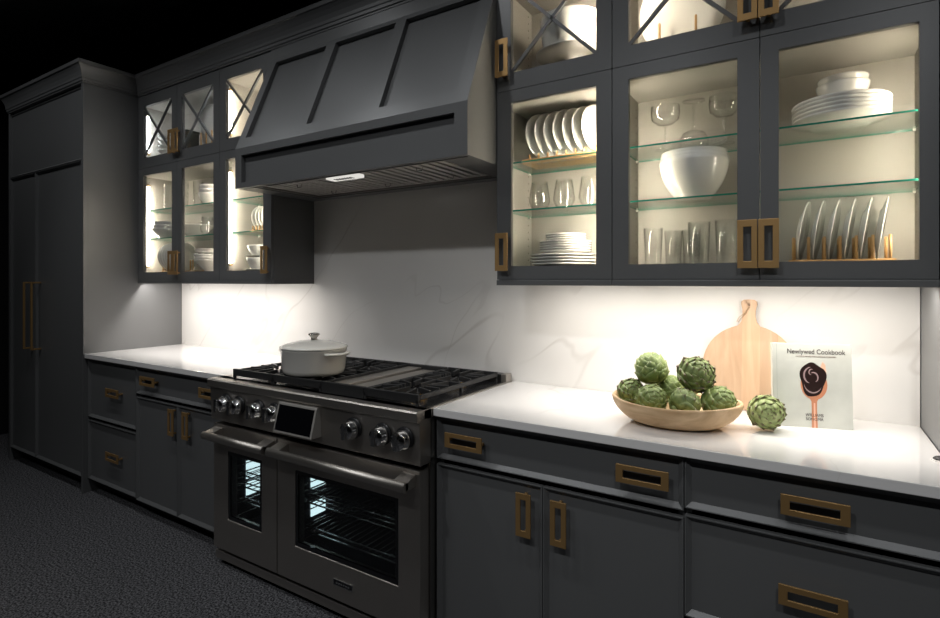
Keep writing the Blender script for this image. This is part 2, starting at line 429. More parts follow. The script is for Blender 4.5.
# ------------------------------------------------------------------ countertops and backsplash
o = MB().box(XA + 0.001, YC, 0.886, XB - 0.001, -0.001, ZC).build('countertop', COUNTER, origin=((XA + XB) / 2, -0.3, 0.886), bevel=0.002)
tag(o, 'white quartz countertop between the pantry and the range', 'countertop')
o = MB().box(XC + 0.001, YC, 0.886, XD - 0.001, -0.001, ZC).build('countertop', COUNTER, origin=((XC + XD) / 2, -0.3, 0.886), bevel=0.002)
tag(o, 'white quartz countertop holding the artichokes and the cookbook', 'countertop')
m = MB().box(XA + 0.001, 0.0, ZC - 0.1, XD - 0.001, 0.02, 2.2)
tag(m.build('backsplash', MARBLE, origin=(-1.9, 0.01, ZC - 0.1)), 'white veined quartz backsplash slab behind the range and counters', 'backsplash')

# ------------------------------------------------------------------ tall end panel on the right
o = MB().box(XD + 0.001, -0.335, 0.0, XD + 0.022, 0.02, 2.69).build('end_panel', PAINT, origin=(XD + 0.011, -0.3, 0))
tag(o, 'tall grey end panel closing the right end of the counter', 'panel')
m = MB().lathe([(0, 0), (0.021, 0), (0.021, 0.003), (0.017, 0.004)], (0.294, -0.410, ZC), 8, smooth=False)
m.lathe([(0.0165, 0.002), (0.0165, 0.008), (0.012, 0.011), (0, 0.011)], (0.294, -0.410, ZC), 8, mat=1, smooth=False)
tag(m.build('outlet_cap', [WHITE, BLACK], origin=(0.294, -0.410, ZC)), 'small black capped fitting on the counter at the far right edge', 'outlet')

# ------------------------------------------------------------------ pantry
XP0 = -5.285
t = thing('pantry_cabinet', ((XP0 + XA) / 2, -0.33, 0), 'tall grey pantry with two long doors at the far left end', 'cabinet')
c = MB(); yb = YP + 0.022
c.box(XP0, yb + 0.001, 0.0, XP0 + 0.03, 0.018, 2.695).box(XA - 0.03, YP, 0.0, XA, 0.018, 2.695)
c.box(XP0, YP, 0.0, XP0 + 0.03, yb, 2.695)
c.box(XP0 + 0.03, yb + 0.001, 0.1, XA - 0.03, 0.018, 0.118).box(XP0 + 0.03, 0.0, 0.118, XA - 0.03, 0.018, 2.695)
c.box(XP0 + 0.03, yb + 0.001, 2.677, XA - 0.03, 0.0, 2.695)
c.build('carcass', PAINT, t)
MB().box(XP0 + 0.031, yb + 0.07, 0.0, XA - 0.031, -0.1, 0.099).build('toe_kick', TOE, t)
MB().lip_panel(XP0 + 0.032, 2.193, XA - 0.032, 2.67, YP, yb, cham=0.008).build('top_panel', PAINT, t)
for a, b, hx in ((XP0 + 0.032, -4.79, -4.862), (-4.787, XA - 0.032, -4.728)):
    d = MB().lip_panel(a, 0.105, b, 2.186, YP, yb, cham=0.014).build('door', PAINT, t)
    h = MB(); yf = YP + 0.014
    h.box(hx - 0.007, yf - 0.062, 0.895, hx + 0.007, yf - 0.050, 1.385)
    for z in (0.90, 1.38): h.box(hx - 0.006, yf - 0.05, z - 0.006, hx + 0.006, yf, z + 0.006)
    h.build('handle', BRASS, d, bevel=0.001)

# ------------------------------------------------------------------ crown moulding
path = [(XP0, 0.02), (XP0, YP), (XA, YP), (XA, YU), (XD + 0.022, YU)]
prof = [(0.0, 2.6955), (0.005, 2.6955), (0.005, 2.704), (0.011, 2.707), (0.011, 2.722), (0.015, 2.726), (0.016, 2.742), (0.021, 2.765),
        (0.030, 2.788), (0.039, 2.803), (0.046, 2.807), (0.046, 2.829), (0.043, 2.832), (-0.02, 2.832), (-0.02, 2.6955)]
m = MB(); rings = []
for i, p in enumerate(path):
    p = Vector(p)
    def nrm(a, b): d = (Vector(b) - Vector(a)).normalized(); return Vector((d.y, -d.x))
    if i == 0: off = nrm(path[0], path[1])
    elif i == len(path) - 1: off = nrm(path[-2], path[-1])
    else:
        n1, n2 = nrm(path[i - 1], path[i]), nrm(path[i], path[i + 1]); off = (n1 + n2) / (1 + n1.dot(n2))
    rings.append([(p.x + off.x * o, p.y + off.y * o, z) for o, z in prof])
n = len(prof)
m.add([q for r in rings for q in r], [[i * n + k, i * n + (k + 1) % n, (i + 1) * n + (k + 1) % n, (i + 1) * n + k] for i in range(len(path) - 1) for k in range(n)]
      + [list(range(n)), list(range((len(path) - 1) * n, len(path) * n))])
tag(m.build('crown_molding', PAINT, origin=(-2.5, YU, 2.6955)), 'grey stepped crown moulding running along the tops of all the cabinets', 'moulding')

# ------------------------------------------------------------------ wall cabinets
ZR0, ZR1 = 1.375, 1.3965            # light rail
ZD0, ZG, ZD1 = 1.397, 2.182, 2.690 # door bottom, gap between the two rows, door top
GL0, GL1, GU0, GU1 = 1.454, 2.131, 2.254, 2.615
def cab_door(parent, x0, x1, z0, z1, gx0, gx1, gz0, gz1, cross, handle):
    yb = YU + 0.022
    x0 += 0.0015; x1 -= 0.0015; z0 += 0.0012; z1 -= 0.0012
    d = MB().ring_plate(x0, z0, x1, z1, gx0, gz0, gx1, gz1, YU, yb).build('door', PAINT, parent)
    MB().box(gx0 - 0.008, YU + 0.011, gz0 - 0.008, gx1 + 0.008, YU + 0.015, gz1 + 0.008).build('glass_pane', GLASS, d)
    if cross:
        cxm, czm = (gx0 + gx1) / 2, (gz0 + gz1) / 2
        for a, b in (((gx0, gz0), (gx1, gz1)), ((gx0, gz1), (gx1, gz0))):
            MB().beam((a[0], YU + 0.005, a[1]), (b[0], YU + 0.005, b[1]), 0.011, 0.013, up=(b[1] - a[1], 0, a[0] - b[0])).build('cross_bar', PAINT, d)
    if handle: ring_handle(d, handle, (1.5125 if z0 < 2 else 2.312), YU, 0.058, 0.156)
    return d
def wall_cabinet(x0, x1, label, doors, strips, led_low, led_up, light_x, lx_energy):
    t = thing('wall_cabinet', ((x0 + x1) / 2, -0.15, ZR0), label, 'cabinet')
    yb = YU + 0.023; g = 0.0006; x0 += g; x1 -= g; th = 0.016
    c = MB()
    for xa, xb in ((x0, x0 + 0.008), (x1 - 0.008, x1)): c.box(xa, yb, ZR1 + 0.004, xb, -0.001, 2.694)
    c.box(x0 + 0.008, yb, 1.410, x1 - 0.008, -0.001, 1.418)
    c.box(x0 + 0.008, yb, 2.684, x1 - 0.008, -0.001, 2.694)
    c.build('carcass', PAINT, t)
    # light rail under the front and the ends
    r = MB()
    r.box(x0, YU - 0.004, ZR0, x1, YU + 0.018, ZR1)
    r.box(x0, YU + 0.018, ZR0, x0 + 0.016, -0.001, ZR1 + 0.004).box(x1 - 0.016, YU + 0.018, ZR0, x1, -0.001, ZR1 + 0.004)
    r.box(x0 + 0.016, YU + 0.0235, ZR0, x1 - 0.016, YU + 0.027, 1.4095)  # added unseen strip, blocks light leaking through the gap below the doors
    r.build('light_rail', PAINT, t, bevel=0.0015)
    # lining
    L = MB()
    L.box(x0 + th, yb, 1.418, x1 - th, -0.012, 1.450)
    L.box(x0 + th, yb, GL1 + 0.003, x1 - th, -0.012, 2.250)
    L.box(x0 + th, yb, GU1 + 0.015, x1 - th, -0.012, 2.684)
    L.box(x0 + th, -0.012, 1.418, x1 - th, -0.001, 2.684)
    L.build('lining', INT, t)
    for xa, xb in ((x0 + 0.008, x0 + th), (x1 - th, x1 - 0.008)):
        MB().box(xa, yb, 1.418, xb, -0.001, 2.684).build('side_panel', INTD, t)
    for z in (1.688, 1.889):
        s = MB().box(x0 + th + 0.001, -0.272, z - 0.003, x1 - th - 0.001, -0.014, z + 0.003)
        for k in (2, 3, 4, 5): s.mi[k] = 1
        for xx in (x0 + th + 0.001, x1 - th - 0.009):
            for yy in (-0.25, -0.05): s.box(xx, yy, z - 0.011, xx + 0.008, yy + 0.010, z - 0.003, mat=2)
        s.build('glass_shelf', [SHELF, SHELFE, WHITE], t)
    for d in doors: cab_door(t, *d)
    for sx in strips:
        for (za, zb, mt, nm) in ((1.50, 2.06, led_low, 0), (2.30, 2.56, led_up, 1)):
            b = MB().box(sx - 0.007, -0.277, za, sx + 0.007, -0.265, zb).build('led_strip', mt, t)
            for z in (za - 0.016, zb): MB().box(sx - 0.009, -0.281, z, sx + 0.013, -0.261, z + 0.016).build('clip', LEDCLIP, b)
    # strip light hidden behind the light rail
    for (lx0, lx1) in light_x:
        MB().box(lx0, -0.278, 1.4015, lx1, -0.262, 1.4095).build('under_cabinet_strip', CHROME, t)
        ld = bpy.data.lights.new('under_cabinet_light', 'AREA'); ld.shape = 'RECTANGLE'; ld.size = lx1 - lx0; ld.size_y = 0.012
        ld.energy = lx_energy * (lx1 - lx0); ld.color = (1.0, 0.945, 0.875) if x0 > -2 else (1.0, 0.95, 0.90)
        lo = bpy.data.objects.new('under_cabinet_light', ld); COL.objects.link(lo); lo.location = ((lx0 + lx1) / 2, -0.27, 1.4005)
    return t
UND_L, UND_R = 7.4, 7.0
def dr(x0, x1, gx0, gx1, h):
    return [(x0, x1, ZD0, ZG, gx0, gx1, GL0, GL1, False, h), (x0, x1, ZG, ZD1, gx0, gx1, GU0, GU1, True, h)]
wall_cabinet(XA, -3.063, 'grey glass-door wall cabinet of paired doors next to the pantry',
    dr(XA, -3.533, -3.960, -3.596, -3.562) + dr(-3.533, -3.063, -3.479, -3.127, -3.503), [-3.976, -3.093], LEDN, LEDC, [(-3.98, -3.07)], UND_L)
wall_cabinet(-3.063, XE, 'narrow grey glass-door wall cabinet tucked beside the hood on the pantry side',
    dr(-3.063, XE, -3.000, -2.647, -2.602), [-3.018, -2.606], LEDN, LEDN, [(-3.05, -2.62)], UND_L)
wall_cabinet(XR, -0.622, 'narrow grey glass-door wall cabinet beside the hood holding racked plates and stemless glasses',
    dr(XR, -0.622, -1.047, -0.683, -1.076), [-0.648], LEDA, LEDA, [(-0.955, -0.63)], UND_R)
wall_cabinet(-0.622, XD, 'wide grey glass-door wall cabinet above the artichokes and cookbook',
    dr(-0.622, -0.137, -0.561, -0.203, -0.171) + dr(-0.137, XD, -0.084, 0.263, -0.111), [-0.596, 0.281], LEDW, LEDW, [(-0.61, 0.295)], UND_R)

# ------------------------------------------------------------------ range hood
t = thing('range_hood', ((XE + XR) / 2, -0.27, 1.88), 'big grey tapered range hood with recessed panels above the range', 'hood')
hx0, hx1 = XE + 0.001, XR - 0.001
YH, ZH0, ZH1, ZHT = -0.539, 1.880, 2.090, 2.635
YT = YU - 0.002
def sl(x, tt, off=0.0):
    """point on the sloping face: tt 0..1 up the slope, off inwards along its normal"""
    d = Vector((0, YT - YH, ZHT - ZH1)); nn = Vector((0, d.z, -d.y)).normalized()
    p = Vector((x, YH, ZH1)) + d * tt + nn * off; return tuple(p)
def tz(z): return (z - ZH1) / (ZHT - ZH1)
# outer shell: end cheeks, top frieze
m = MB()
for xa, xb in ((hx0, hx0 + 0.018), (hx1 - 0.018, hx1)):
    pr_ = [(-0.001, ZH0), (YH + 0.0, ZH0), (YH + 0.0, ZH1), (YT, ZHT), (YT, 2.694), (-0.001, 2.694)]
    n = len(pr_)
    m.add([(xa, y, z) for y, z in pr_] + [(xb, y, z) for y, z in pr_],
          [list(range(n)), list(range(2 * n - 1, n - 1, -1))] + [[i, (i + 1) % n, n + (i + 1) % n, n + i] for i in range(n)])
m.box(hx0 + 0.018, YT, ZHT, hx1 - 0.018, YT + 0.02, 2.694)
m.box(hx0 + 0.018, -0.02, 2.0, hx1 - 0.018, -0.001, 2.694)
m.build('shell', PAINT, t)
# sloping frame with three recessed panels
holes = [(-2.518, -2.118), (-2.050, -1.652), (-1.588, -1.180)]
zb_, zt_ = 2.148, 2.612
m = MB()
def slab(xa, xb, za, zb, o0, o1):
    P = [sl(xa, tz(za), o0), sl(xb, tz(za), o0), sl(xb, tz(za), o1), sl(xa, tz(za), o1)]
    Q = [sl(xa, tz(zb), o0), sl(xb, tz(zb), o0), sl(xb, tz(zb), o1), sl(xa, tz(zb), o1)]
    m.hexa(P, Q)
xs = [hx0 + 0.018] + [v for h in holes for v in h] + [hx1 - 0.018]
slab(hx0 + 0.018, hx1 - 0.018, ZH1, zb_, 0, 0.022); slab(hx0 + 0.018, hx1 - 0.018, zt_, ZHT, 0, 0.022)
for k in range(0, len(xs), 2): slab(xs[k], xs[k + 1], zb_, zt_, 0, 0.022)
m.build('sloped_frame', PAINT, t)
for (a, b) in holes:
    m = MB(); slab(a - 0.01, b + 0.01, zb_ - 0.01, zt_ + 0.01, 0.024, 0.034); m.build('recessed_panel', PAINT, t)
# front band with one long recess
m = MB().ring_plate(hx0 + 0.018, ZH0, hx1 - 0.018, ZH1, -2.520, 1.908, -1.176, 2.052, YH, YH + 0.022)
m.build('front_band', PAINT, t)
MB().box(-2.53, YH + 0.024, 1.900, -1.166, YH + 0.034, 2.060).build('recessed_panel', PAINT, t)
# underside: rim, then a stainless liner holding baffles
m = MB()
m.box(hx0 + 0.018, YH + 0.036, ZH0, -2.455, -0.001, ZH0 + 0.018).box(-1.245, YH + 0.036, ZH0, hx1 - 0.018, -0.001, ZH0 + 0.018)
m.box(-2.455, YH + 0.036, ZH0, -1.245, -0.495, ZH0 + 0.018).box(-2.455, -0.070, ZH0, -1.245, -0.001, ZH0 + 0.018)
m.build('soffit', PAINT, t)
m = MB()
m.box(-2.455, -0.494, ZH0 + 0.004, -2.440, -0.071, 1.99).box(-1.260, -0.494, ZH0 + 0.004, -1.245, -0.071, 1.99)
m.box(-2.440, -0.494, ZH0 + 0.004, -1.260, -0.480, 1.99).box(-2.440, -0.085, ZH0 + 0.004, -1.260, -0.071, 1.99)
m.box(-2.440, -0.480, 1.97, -1.260, -0.085, 1.985)
m.build('liner', STEELD, t)
for f in range(3):
    fa = -2.435 + f * 0.3905; fb = fa + 0.385
    b = MB(); zf = ZH0 + 0.012
    b.box(fa, -0.478, zf, fb, -0.462, zf + 0.022).box(fa, -0.103, zf, fb, -0.087, zf + 0.022)
    nb = 8
    for k in range(nb):
        x = fa + 0.004 + k * (fb - fa - 0.004) / nb
        b.box(x, -0.462, zf, x + 0.026, -0.103, zf + 0.003)
        b.box(x, -0.462, zf + 0.003, x + 0.002, -0.103, zf + 0.020)
    b.box(fa, -0.462, zf + 0.030, fb, -0.103, zf + 0.034, mat=1)
    fo = b.build('baffle_filter', [BAFFLE, TOE], t)
    for yy in (-0.40, -0.17):
        hh = MB()
        cx = fa + 0.20 + (0.0 if yy < -0.3 else 0.01)
        hh.tube([(cx - 0.018, yy, zf), (cx - 0.014, yy, zf - 0.014), (cx + 0.014, yy, zf - 0.014), (cx + 0.018, yy, zf)], 0.0022, 8)
        hh.build('pull_ring', CHROME, fo)
m = MB().box(-1.955, -0.478, ZH0 - 0.004, -1.765, -0.418, ZH0 + 0.011)
co = m.build('control_panel', HOODLAMP, t)
m = MB()
for k in range(7): m.box(-1.915 + k * 0.017, -0.468, ZH0 - 0.0055, -1.915 + k * 0.017 + 0.009, -0.440, ZH0 - 0.004)
m.build('button', BLACK, co)

# ------------------------------------------------------------------ range
RX0, RX1 = XB + 0.002, XC - 0.002
t = thing('gas_range', ((RX0 + RX1) / 2, -0.36, 0), 'wide stainless double oven gas range with chrome knobs between the counters', 'range')
SPL = -2.009
m = MB()
m.box(RX0, -0.660, 0.085, RX0 + 0.02, -0.004, 0.880).box(RX1 - 0.02, -0.660, 0.085, RX1, -0.004, 0.880)
m.box(RX0 + 0.02, -0.655, 0.085, RX1 - 0.02, -0.004, 0.105).box(RX0 + 0.02, -0.024, 0.105, RX1 - 0.02, -0.004, 0.880)
m.box(SPL - 0.02, -0.655, 0.105, SPL + 0.02, -0.024, 0.880)
m.build('body', STEELD, t)
m = MB().box(RX0, -0.700, 0.880, RX1, -0.004, 0.917)
m.build('cooktop', STEEL, t, bevel=0.002)
# front control panel with the bullnose above
m = MB()
pf = [(-0.655, 0.917), (-0.738, 0.917), (-0.744, 0.911), (-0.744, 0.882), (-0.738, 0.876), (-0.728, 0.873), (-0.722, 0.716), (-0.655, 0.716)]
n = len(pf)
m.add([(RX0, y, z) for y, z in pf] + [(RX1, y, z) for y, z in pf],
      [list(range(n)), list(range(2 * n - 1, n - 1, -1))] + [[i, (i + 1) % n, n + (i + 1) % n, n + i] for i in range(n)])
m.build('control_panel', STEEL, t)
# ovens
def oven(a, b, gx0, gx1, hx0_, hx1_, lamp, rack_z):
    z0, z1 = 0.088, 0.694; yf, yb_ = -0.716, -0.662
    d = MB().ring_plate(a, z0, b, z1, gx0, 0.243, gx1, 0.573, yf, yb_).build('oven_door', STEEL, t, bevel=0.003)
    MB().ring_plate(gx0, 0.243, gx1, 0.573, gx0 + 0.016, 0.262, gx1 - 0.016, 0.556, yf + 0.004, yf + 0.012).build('window_border', BLACKG, d)
    MB().box(gx0 + 0.016, yf + 0.006, 0.262, gx1 - 0.016, yf + 0.011, 0.556).build('oven_window', OVGLASS, d)
    h = MB(); zc = 0.650; yh = -0.776
    h.tube([(hx0_, yh, zc), (hx1_, yh, zc)], 0.016, 18, ry=0.019)
    for x, s in ((hx0_, 1), (hx1_, -1)):
        xa, xb = sorted((x, x + s * 0.062))
        h.hexa([(xa, yh, zc - 0.012), (xb, yh, zc - 0.012), (xb, yf, zc - 0.016), (xa, yf, zc - 0.016)],
               [(xa, yh, zc + 0.013), (xb, yh, zc + 0.013), (xb, yf, zc + 0.03), (xa, yf, zc + 0.03)])
    h.build('handle', STEEL, d)
    ca, cb = a + 0.045, b - 0.045
    c = MB(); y0, y1, w = -0.654, -0.10, 0.01; za, zb2 = 0.16, 0.63
    c.box(ca, y0, za, ca + w, y1, zb2).box(cb - w, y0, za, cb, y1, zb2).box(ca + w, y0, za, cb - w, y1, za + w)
    c.box(ca + w, y0, zb2 - w, cb - w, y1, zb2).box(ca + w, y1 - w, za + w, cb - w, y1, zb2 - w)
    cav = c.build('oven_cavity', ENAMEL, t)
    for (la, lb) in lamp:
        MB().box(ca + w, -0.575, la, ca + w + 0.006, -0.490, lb).build('oven_lamp', OVLAMP, cav)
    for rz in rack_z:
        r = MB(); xa, xb = ca + w + 0.012, cb - w - 0.012
        r.tube([(xa, -0.63, rz), (xb, -0.63, rz)], 0.004, 8).tube([(xa, -0.14, rz), (xb, -0.14, rz)], 0.004, 8)
        r.tube([(xa, -0.645, rz), (xa, -0.13, rz)], 0.004, 8).tube([(xb, -0.645, rz), (xb, -0.13, rz)], 0.004, 8)
        r.tube([(xa, -0.63, rz + 0.022), (xb, -0.63, rz + 0.022)], 0.0035, 8)
        k = int((xb - xa) / 0.034)
        for i in range(1, k): x = xa + (xb - xa) * i / k; r.tube([(x, -0.63, rz), (x, -0.14, rz)], 0.0022, 6)
        r.build('oven_rack', CHROME, cav)
    for i in range(6):
        z = 0.22 + i * 0.062
        s = MB().tube([(ca + w + 0.008, -0.63, z), (ca + w + 0.008, -0.13, z)], 0.003, 8)
        s.build('rack_rail', CHROME, cav)
oven(RX0 + 0.008, SPL - 0.003, -2.372, -2.116, -2.474, -2.022, [(0.30, 0.365), (0.385, 0.475)], [0.30, 0.375, 0.43])
oven(SPL + 0.003, RX1 - 0.006, -1.890, -1.311, -1.992, -1.226, [(0.43, 0.485), (0.305, 0.365)], [0.27, 0.40, 0.44])
m = MB().box(RX0 + 0.008, -0.706, 0.030, RX1 - 0.006, -0.640, 0.068)
m.build('kick_panel', STEEL, t, bevel=0.002)
for x in (RX0 + 0.12, SPL + 0.1, RX1 - 0.1):
    MB().box(x - 0.05, -0.66, 0.0, x + 0.05, -0.60, 0.034).build('foot', STEELD, t)
# nameplate
m = MB().box(-1.654, -0.7185, 0.150, -1.543, -0.716, 0.175).box(-1.650, -0.7195, 0.153, -1.547, -0.7185, 0.172, mat=1)
for k in range(6): m.box(-1.635 + k * 0.013, -0.7200, 0.159, -1.635 + k * 0.013 + 0.008, -0.7195, 0.166)
m.build('nameplate', [CHROME, BLACKG], t)
# knobs
for kx in (-2.362, -2.262, -2.117, -2.006, -1.527, -1.374, -1.268):
    b = MB().lathe([(0, 0), (0.042, 0), (0.042, 0.010), (0.038, 0.013), (0, 0.013)], (kx, -0.7245, 0.812), 28, axis='Y')
    k = b.build('knob_bezel', BLACK, t)
    c = MB().lathe([(0, 0.013), (0.037, 0.013), (0.037, 0.028), (0.033, 0.032), (0.033, 0.047), (0.030, 0.051), (0, 0.051)], (kx, -0.7245, 0.808), 28, axis='Y')
    c.hexa([(kx - 0.009, -0.789, 0.778), (kx + 0.009, -0.789, 0.778), (kx + 0.011, -0.772, 0.776), (kx - 0.011, -0.772, 0.776)],
           [(kx - 0.009, -0.789, 0.838), (kx + 0.009, -0.789, 0.838), (kx + 0.011, -0.772, 0.840), (kx - 0.011, -0.772, 0.840)])
    c.build('knob', CHROME, k)
# display
m = MB()
xa, xb = -1.955, -1.717
m.hexa([(xa, -0.779, 0.746), (xb, -0.779, 0.746), (xb, -0.722, 0.746), (xa, -0.722, 0.746)],
       [(xa, -0.748, 0.868), (xb, -0.748, 0.868), (xb, -0.724, 0.868), (xa, -0.724, 0.868)])
d = m.build('display', principled('satin_display_frame', (0.55, 0.52, 0.48), 0.45, metal=0.6), t, bevel=0.0015)
def dp(u, v, off): # point on the tilted display face
    p0 = Vector((xa, -0.779, 0.746)); ux = Vector((xb - xa, 0, 0)); vz = Vector((0, 0.031, 0.122))
    nn = Vector((0, -0.122, 0.031)).normalized(); return tuple(p0 + ux * u + vz * v + nn * off)
m = MB().hexa([dp(0.04, 0.075, 0.0012), dp(0.96, 0.075, 0.0012), dp(0.96, 0.075, -0.004), dp(0.04, 0.075, -0.004)],
              [dp(0.04, 0.925, 0.0012), dp(0.96, 0.925, 0.0012), dp(0.96, 0.925, -0.004), dp(0.04, 0.925, -0.004)])
m.build('screen', BLACKG, d)
# back guard
m = MB().box(RX0 + 0.03, -0.060, 0.917, RX1 - 0.03, -0.012, 0.952).box(RX1 - 0.03, -0.062, 0.917, RX1 - 0.002, -0.010, 0.954, mat=1)
m.box(RX0 + 0.002, -0.062, 0.917, RX0 + 0.03, -0.010, 0.954, mat=1)
m.build('back_guard', [BLACK, STEEL], t, bevel=0.001)
# drip tray under the grates
MB().box(-2.40, -0.672, 0.917, -1.215, -0.068, 0.9195).build('burner_tray', principled('black_enamel_tray', (0.015, 0.015, 0.016), 0.25), t)
ZG1 = 0.967
def grate(x0, x1):
    y0, y1 = -0.690, -0.098; w = 0.013; h = 0.020; zc = ZG1 - h / 2
    g = MB()
    for y in (y0, y1): g.box(x0, y, ZG1 - 0.032, x1, y + w, ZG1)
    for x in (x0, x1 - w): g.box(x, y0 + w, ZG1 - 0.022, x + w, y1, ZG1 - 0.005)
    ym = (y0 + y1 + w) / 2; g.box(x0 + w, ym - w / 2, ZG1 - 0.026, x1 - w, ym + w / 2, ZG1 - 0.002)
    for x in (x0, x1 - w):
        for y in (y0, ym - w / 2, y1): g.box(x, y, 0.9195, x + w, y + w, ZG1 - 0.02)
    cx = (x0 + x1) / 2
    for ya, yb in ((y0 + w, ym - w / 2), (ym + w / 2, y1)):
        cy = (ya + yb) / 2
        for sx in (-1, 1):
            xe = cx + sx * ((x1 - x0) / 2 - w)
            for f in (0.28, 0.72):
                g.beam((xe, ya + (yb - ya) * f, zc), (cx + sx * (x1 - x0) * 0.16, ya + (yb - ya) * (0.5 + (f - 0.5) * 0.45), zc), 0.0105, h)
            g.beam((xe, cy, zc), (cx + sx * 0.05, cy, zc), 0.0105, h)
        for ye, s in ((ya, 1), (yb, -1)):
            g.beam((cx, ye, zc), (cx, cy - s * 0.035, zc), 0.0105, h)
            for sx in (-1, 1): g.beam((cx + sx * (x1 - x0) * 0.25, ye, zc), (cx + sx * 0.045, cy - s * 0.05, zc), 0.0105, h)
        b = MB().lathe([(0, 0), (0.052, 0), (0.052, 0.012), (0.046, 0.016), (0, 0.016)], (cx, cy, 0.9195), 28, mat=0)
        b.lathe([(0.046, 0.016), (0.046, 0.020), (0.040, 0.025), (0, 0.026)], (cx, cy, 0.9195), 28, mat=1)
        b.build('burner', [BRASSB, IRON], t)
    return g.build('grate', IRON, t, bevel=0.0018)
grate(-2.368, -2.074); grate(-2.071, -1.757); grate(-1.510, -1.236)
g = MB()
g.box(-1.754, -0.690, 0.9195, -1.513, -0.672, ZG1).box(-1.754, -0.116, 0.9195, -1.513, -0.098, ZG1)
g.box(-1.527, -0.672, 0.9195, -1.513, -0.116, ZG1 - 0.006)
g.box(-1.754, -0.672, 0.9195, -1.742, -0.116, ZG1)
g.box(-1.742, -0.672, 0.9195, -1.660, -0.116, 0.956, mat=1)
g.box(-1.660, -0.672, 0.9195, -1.640, -0.116, 0.934)
g.box(-1.640, -0.660, 0.9195, -1.527, -0.128, 0.950, mat=1)
g.build('griddle', [IRON, STEEL], t, bevel=0.0015)

# ------------------------------------------------------------------ dutch oven on the grate
PX, PY, PZ = -1.945, -0.560, ZG1
t = thing('dutch_oven', (PX, PY, PZ), 'white enamel Dutch oven with lid standing on the range', 'pot')
sx, sy = 1.0, 0.94
m = MB().lathe([(0, 0), (0.128, 0), (0.139, 0.006), (0.146, 0.024), (0.153, 0.112), (0.155, 0.115), (0.149, 0.117), (0.147, 0.112), (0.14, 0.024), (0.125, 0.010), (0, 0.010)], (PX, PY, PZ), 56, sx, sy)
m.build('pot_body', POTW, t)
l = MB().lathe([(0.0, 0.1175), (0.155, 0.1175), (0.159, 0.121), (0.157, 0.126), (0.135, 0.134), (0.085, 0.146), (0.03, 0.152), (0, 0.153)], (PX, PY, PZ), 56, sx, sy)
lid = l.build('lid', POTW, t)
MB().lathe([(0, 0.151), (0.016, 0.151), (0.014, 0.158), (0.0135, 0.163), (0.022, 0.172), (0.027, 0.177), (0.025, 0.183), (0.013, 0.186), (0, 0.186)], (PX, PY, PZ), 28).build('lid_knob', principled('brushed_knob_steel', (0.5, 0.47, 0.43), 0.25, metal=1.0), lid)
for sg in (-1, 1):
    h = MB(); pts = []
    for k in range(13):
        a = -PI / 2 + PI * k / 12
        pts.append((PX + sg * (0.143 + 0.045 * math.cos(a)), PY + 0.062 * math.sin(a), PZ + 0.100))
    h.tube(pts, 0.010, 10, ry=0.007); h.build('handle', POTW, t)

# ------------------------------------------------------------------ dish kinds (built once at the origin, then copied)
def lathe_kind(name, prof, mat, seg=40, label='', cat='', extra=None):
    m = MB().lathe(prof, (0, 0, 0), seg)
    if extra: extra(m)
    o = m.build(name, mat); tag(o, label, cat); o['__first'] = 1; return o
class Kind:
    """a dish kind: the first placement uses the built object itself, later ones copy it"""
    def __init__(s, o): s.o = o; s.used = False; del o['__first']
    def put(s, loc, label, group=None, rot=(0, 0, 0), scale=(1, 1, 1)):
        if not s.used:
            s.used = True; r = s.o; r.location = loc; r.rotation_euler = rot; r.scale = scale; r['label'] = label
            if group: r['group'] = group
            return r
        r = dup(s.o, loc, rot, label, None, scale)
        if group: r['group'] = group
        elif 'group' in r: del r['group']
        return r
def plate_prof(r, h, t=0.004):
    return [(0, 0), (r * 0.55, 0), (r * 0.58, 0.0015), (r * 0.62, 0.004), (r * 0.985, h - 0.001), (r, h + 0.0005), (r * 0.99, h + 0.003), (r * 0.63, 0.004 + t), (r * 0.55, 0.002 + t), (0, 0.001 + t)]
def bowl_prof(r, h, foot=0.5, t=0.004, belly=1.5, band=False):
    P = [(0, 0), (r * foot, 0), (r * foot, 0.005)]
    n = 9
    for i in range(1, n + 1):
        u = i / n; P.append((r * (foot + (1 - foot) * (1 - (1 - u) ** belly)), 0.005 + (h - 0.005) * u))
    if band: P[-2] = (P[-2][0] + 0.0, P[-2][1])
    P.append((r - t, h))
    for i in range(n - 1, -1, -1):
        u = i / n; P.append((max(0.0, (r * (foot + (1 - foot) * (1 - (1 - u) ** belly))) - t), 0.005 + t + (h - 0.005 - t) * u))
    P.append((0, 0.005 + t)); return P
def grouped(kind_list): pass

SALAD = Kind(lathe_kind('plate', plate_prof(0.100, 0.014), WHITE, 44, 'white plate', 'plate'))
DINNER = Kind(lathe_kind('plate', plate_prof(0.137, 0.013), WHITE, 48, 'white plate', 'plate'))
MEDIUM = Kind(lathe_kind('plate', plate_prof(0.110, 0.012), WHITE, 44, 'white plate', 'plate'))
SMALLP = Kind(lathe_kind('plate', plate_prof(0.085, 0.010), WHITE, 40, 'white plate', 'plate'))
PLATTER = Kind(lathe_kind('platter', plate_prof(0.155, 0.020), WHITE, 56, 'white platter', 'platter'))
TINYP = Kind(lathe_kind('plate', plate_prof(0.076, 0.010), WHITE, 40, 'white plate', 'plate'))
BIGBOWL = Kind(lathe_kind('mixing_bowl', bowl_prof(0.120, 0.150, 0.50, 0.0025, 2.1), WHITE, 56, 'white bowl', 'bowl'))
SERVE = Kind(lathe_kind('serving_bowl', bowl_prof(0.130, 0.145, 0.86, 0.005, 1.6), WHITE, 56, 'white bowl', 'bowl'))
CEREAL = Kind(lathe_kind('bowl', bowl_prof(0.074, 0.058, 0.72, 0.004, 1.5), WHITE, 44, 'white bowl', 'bowl'))
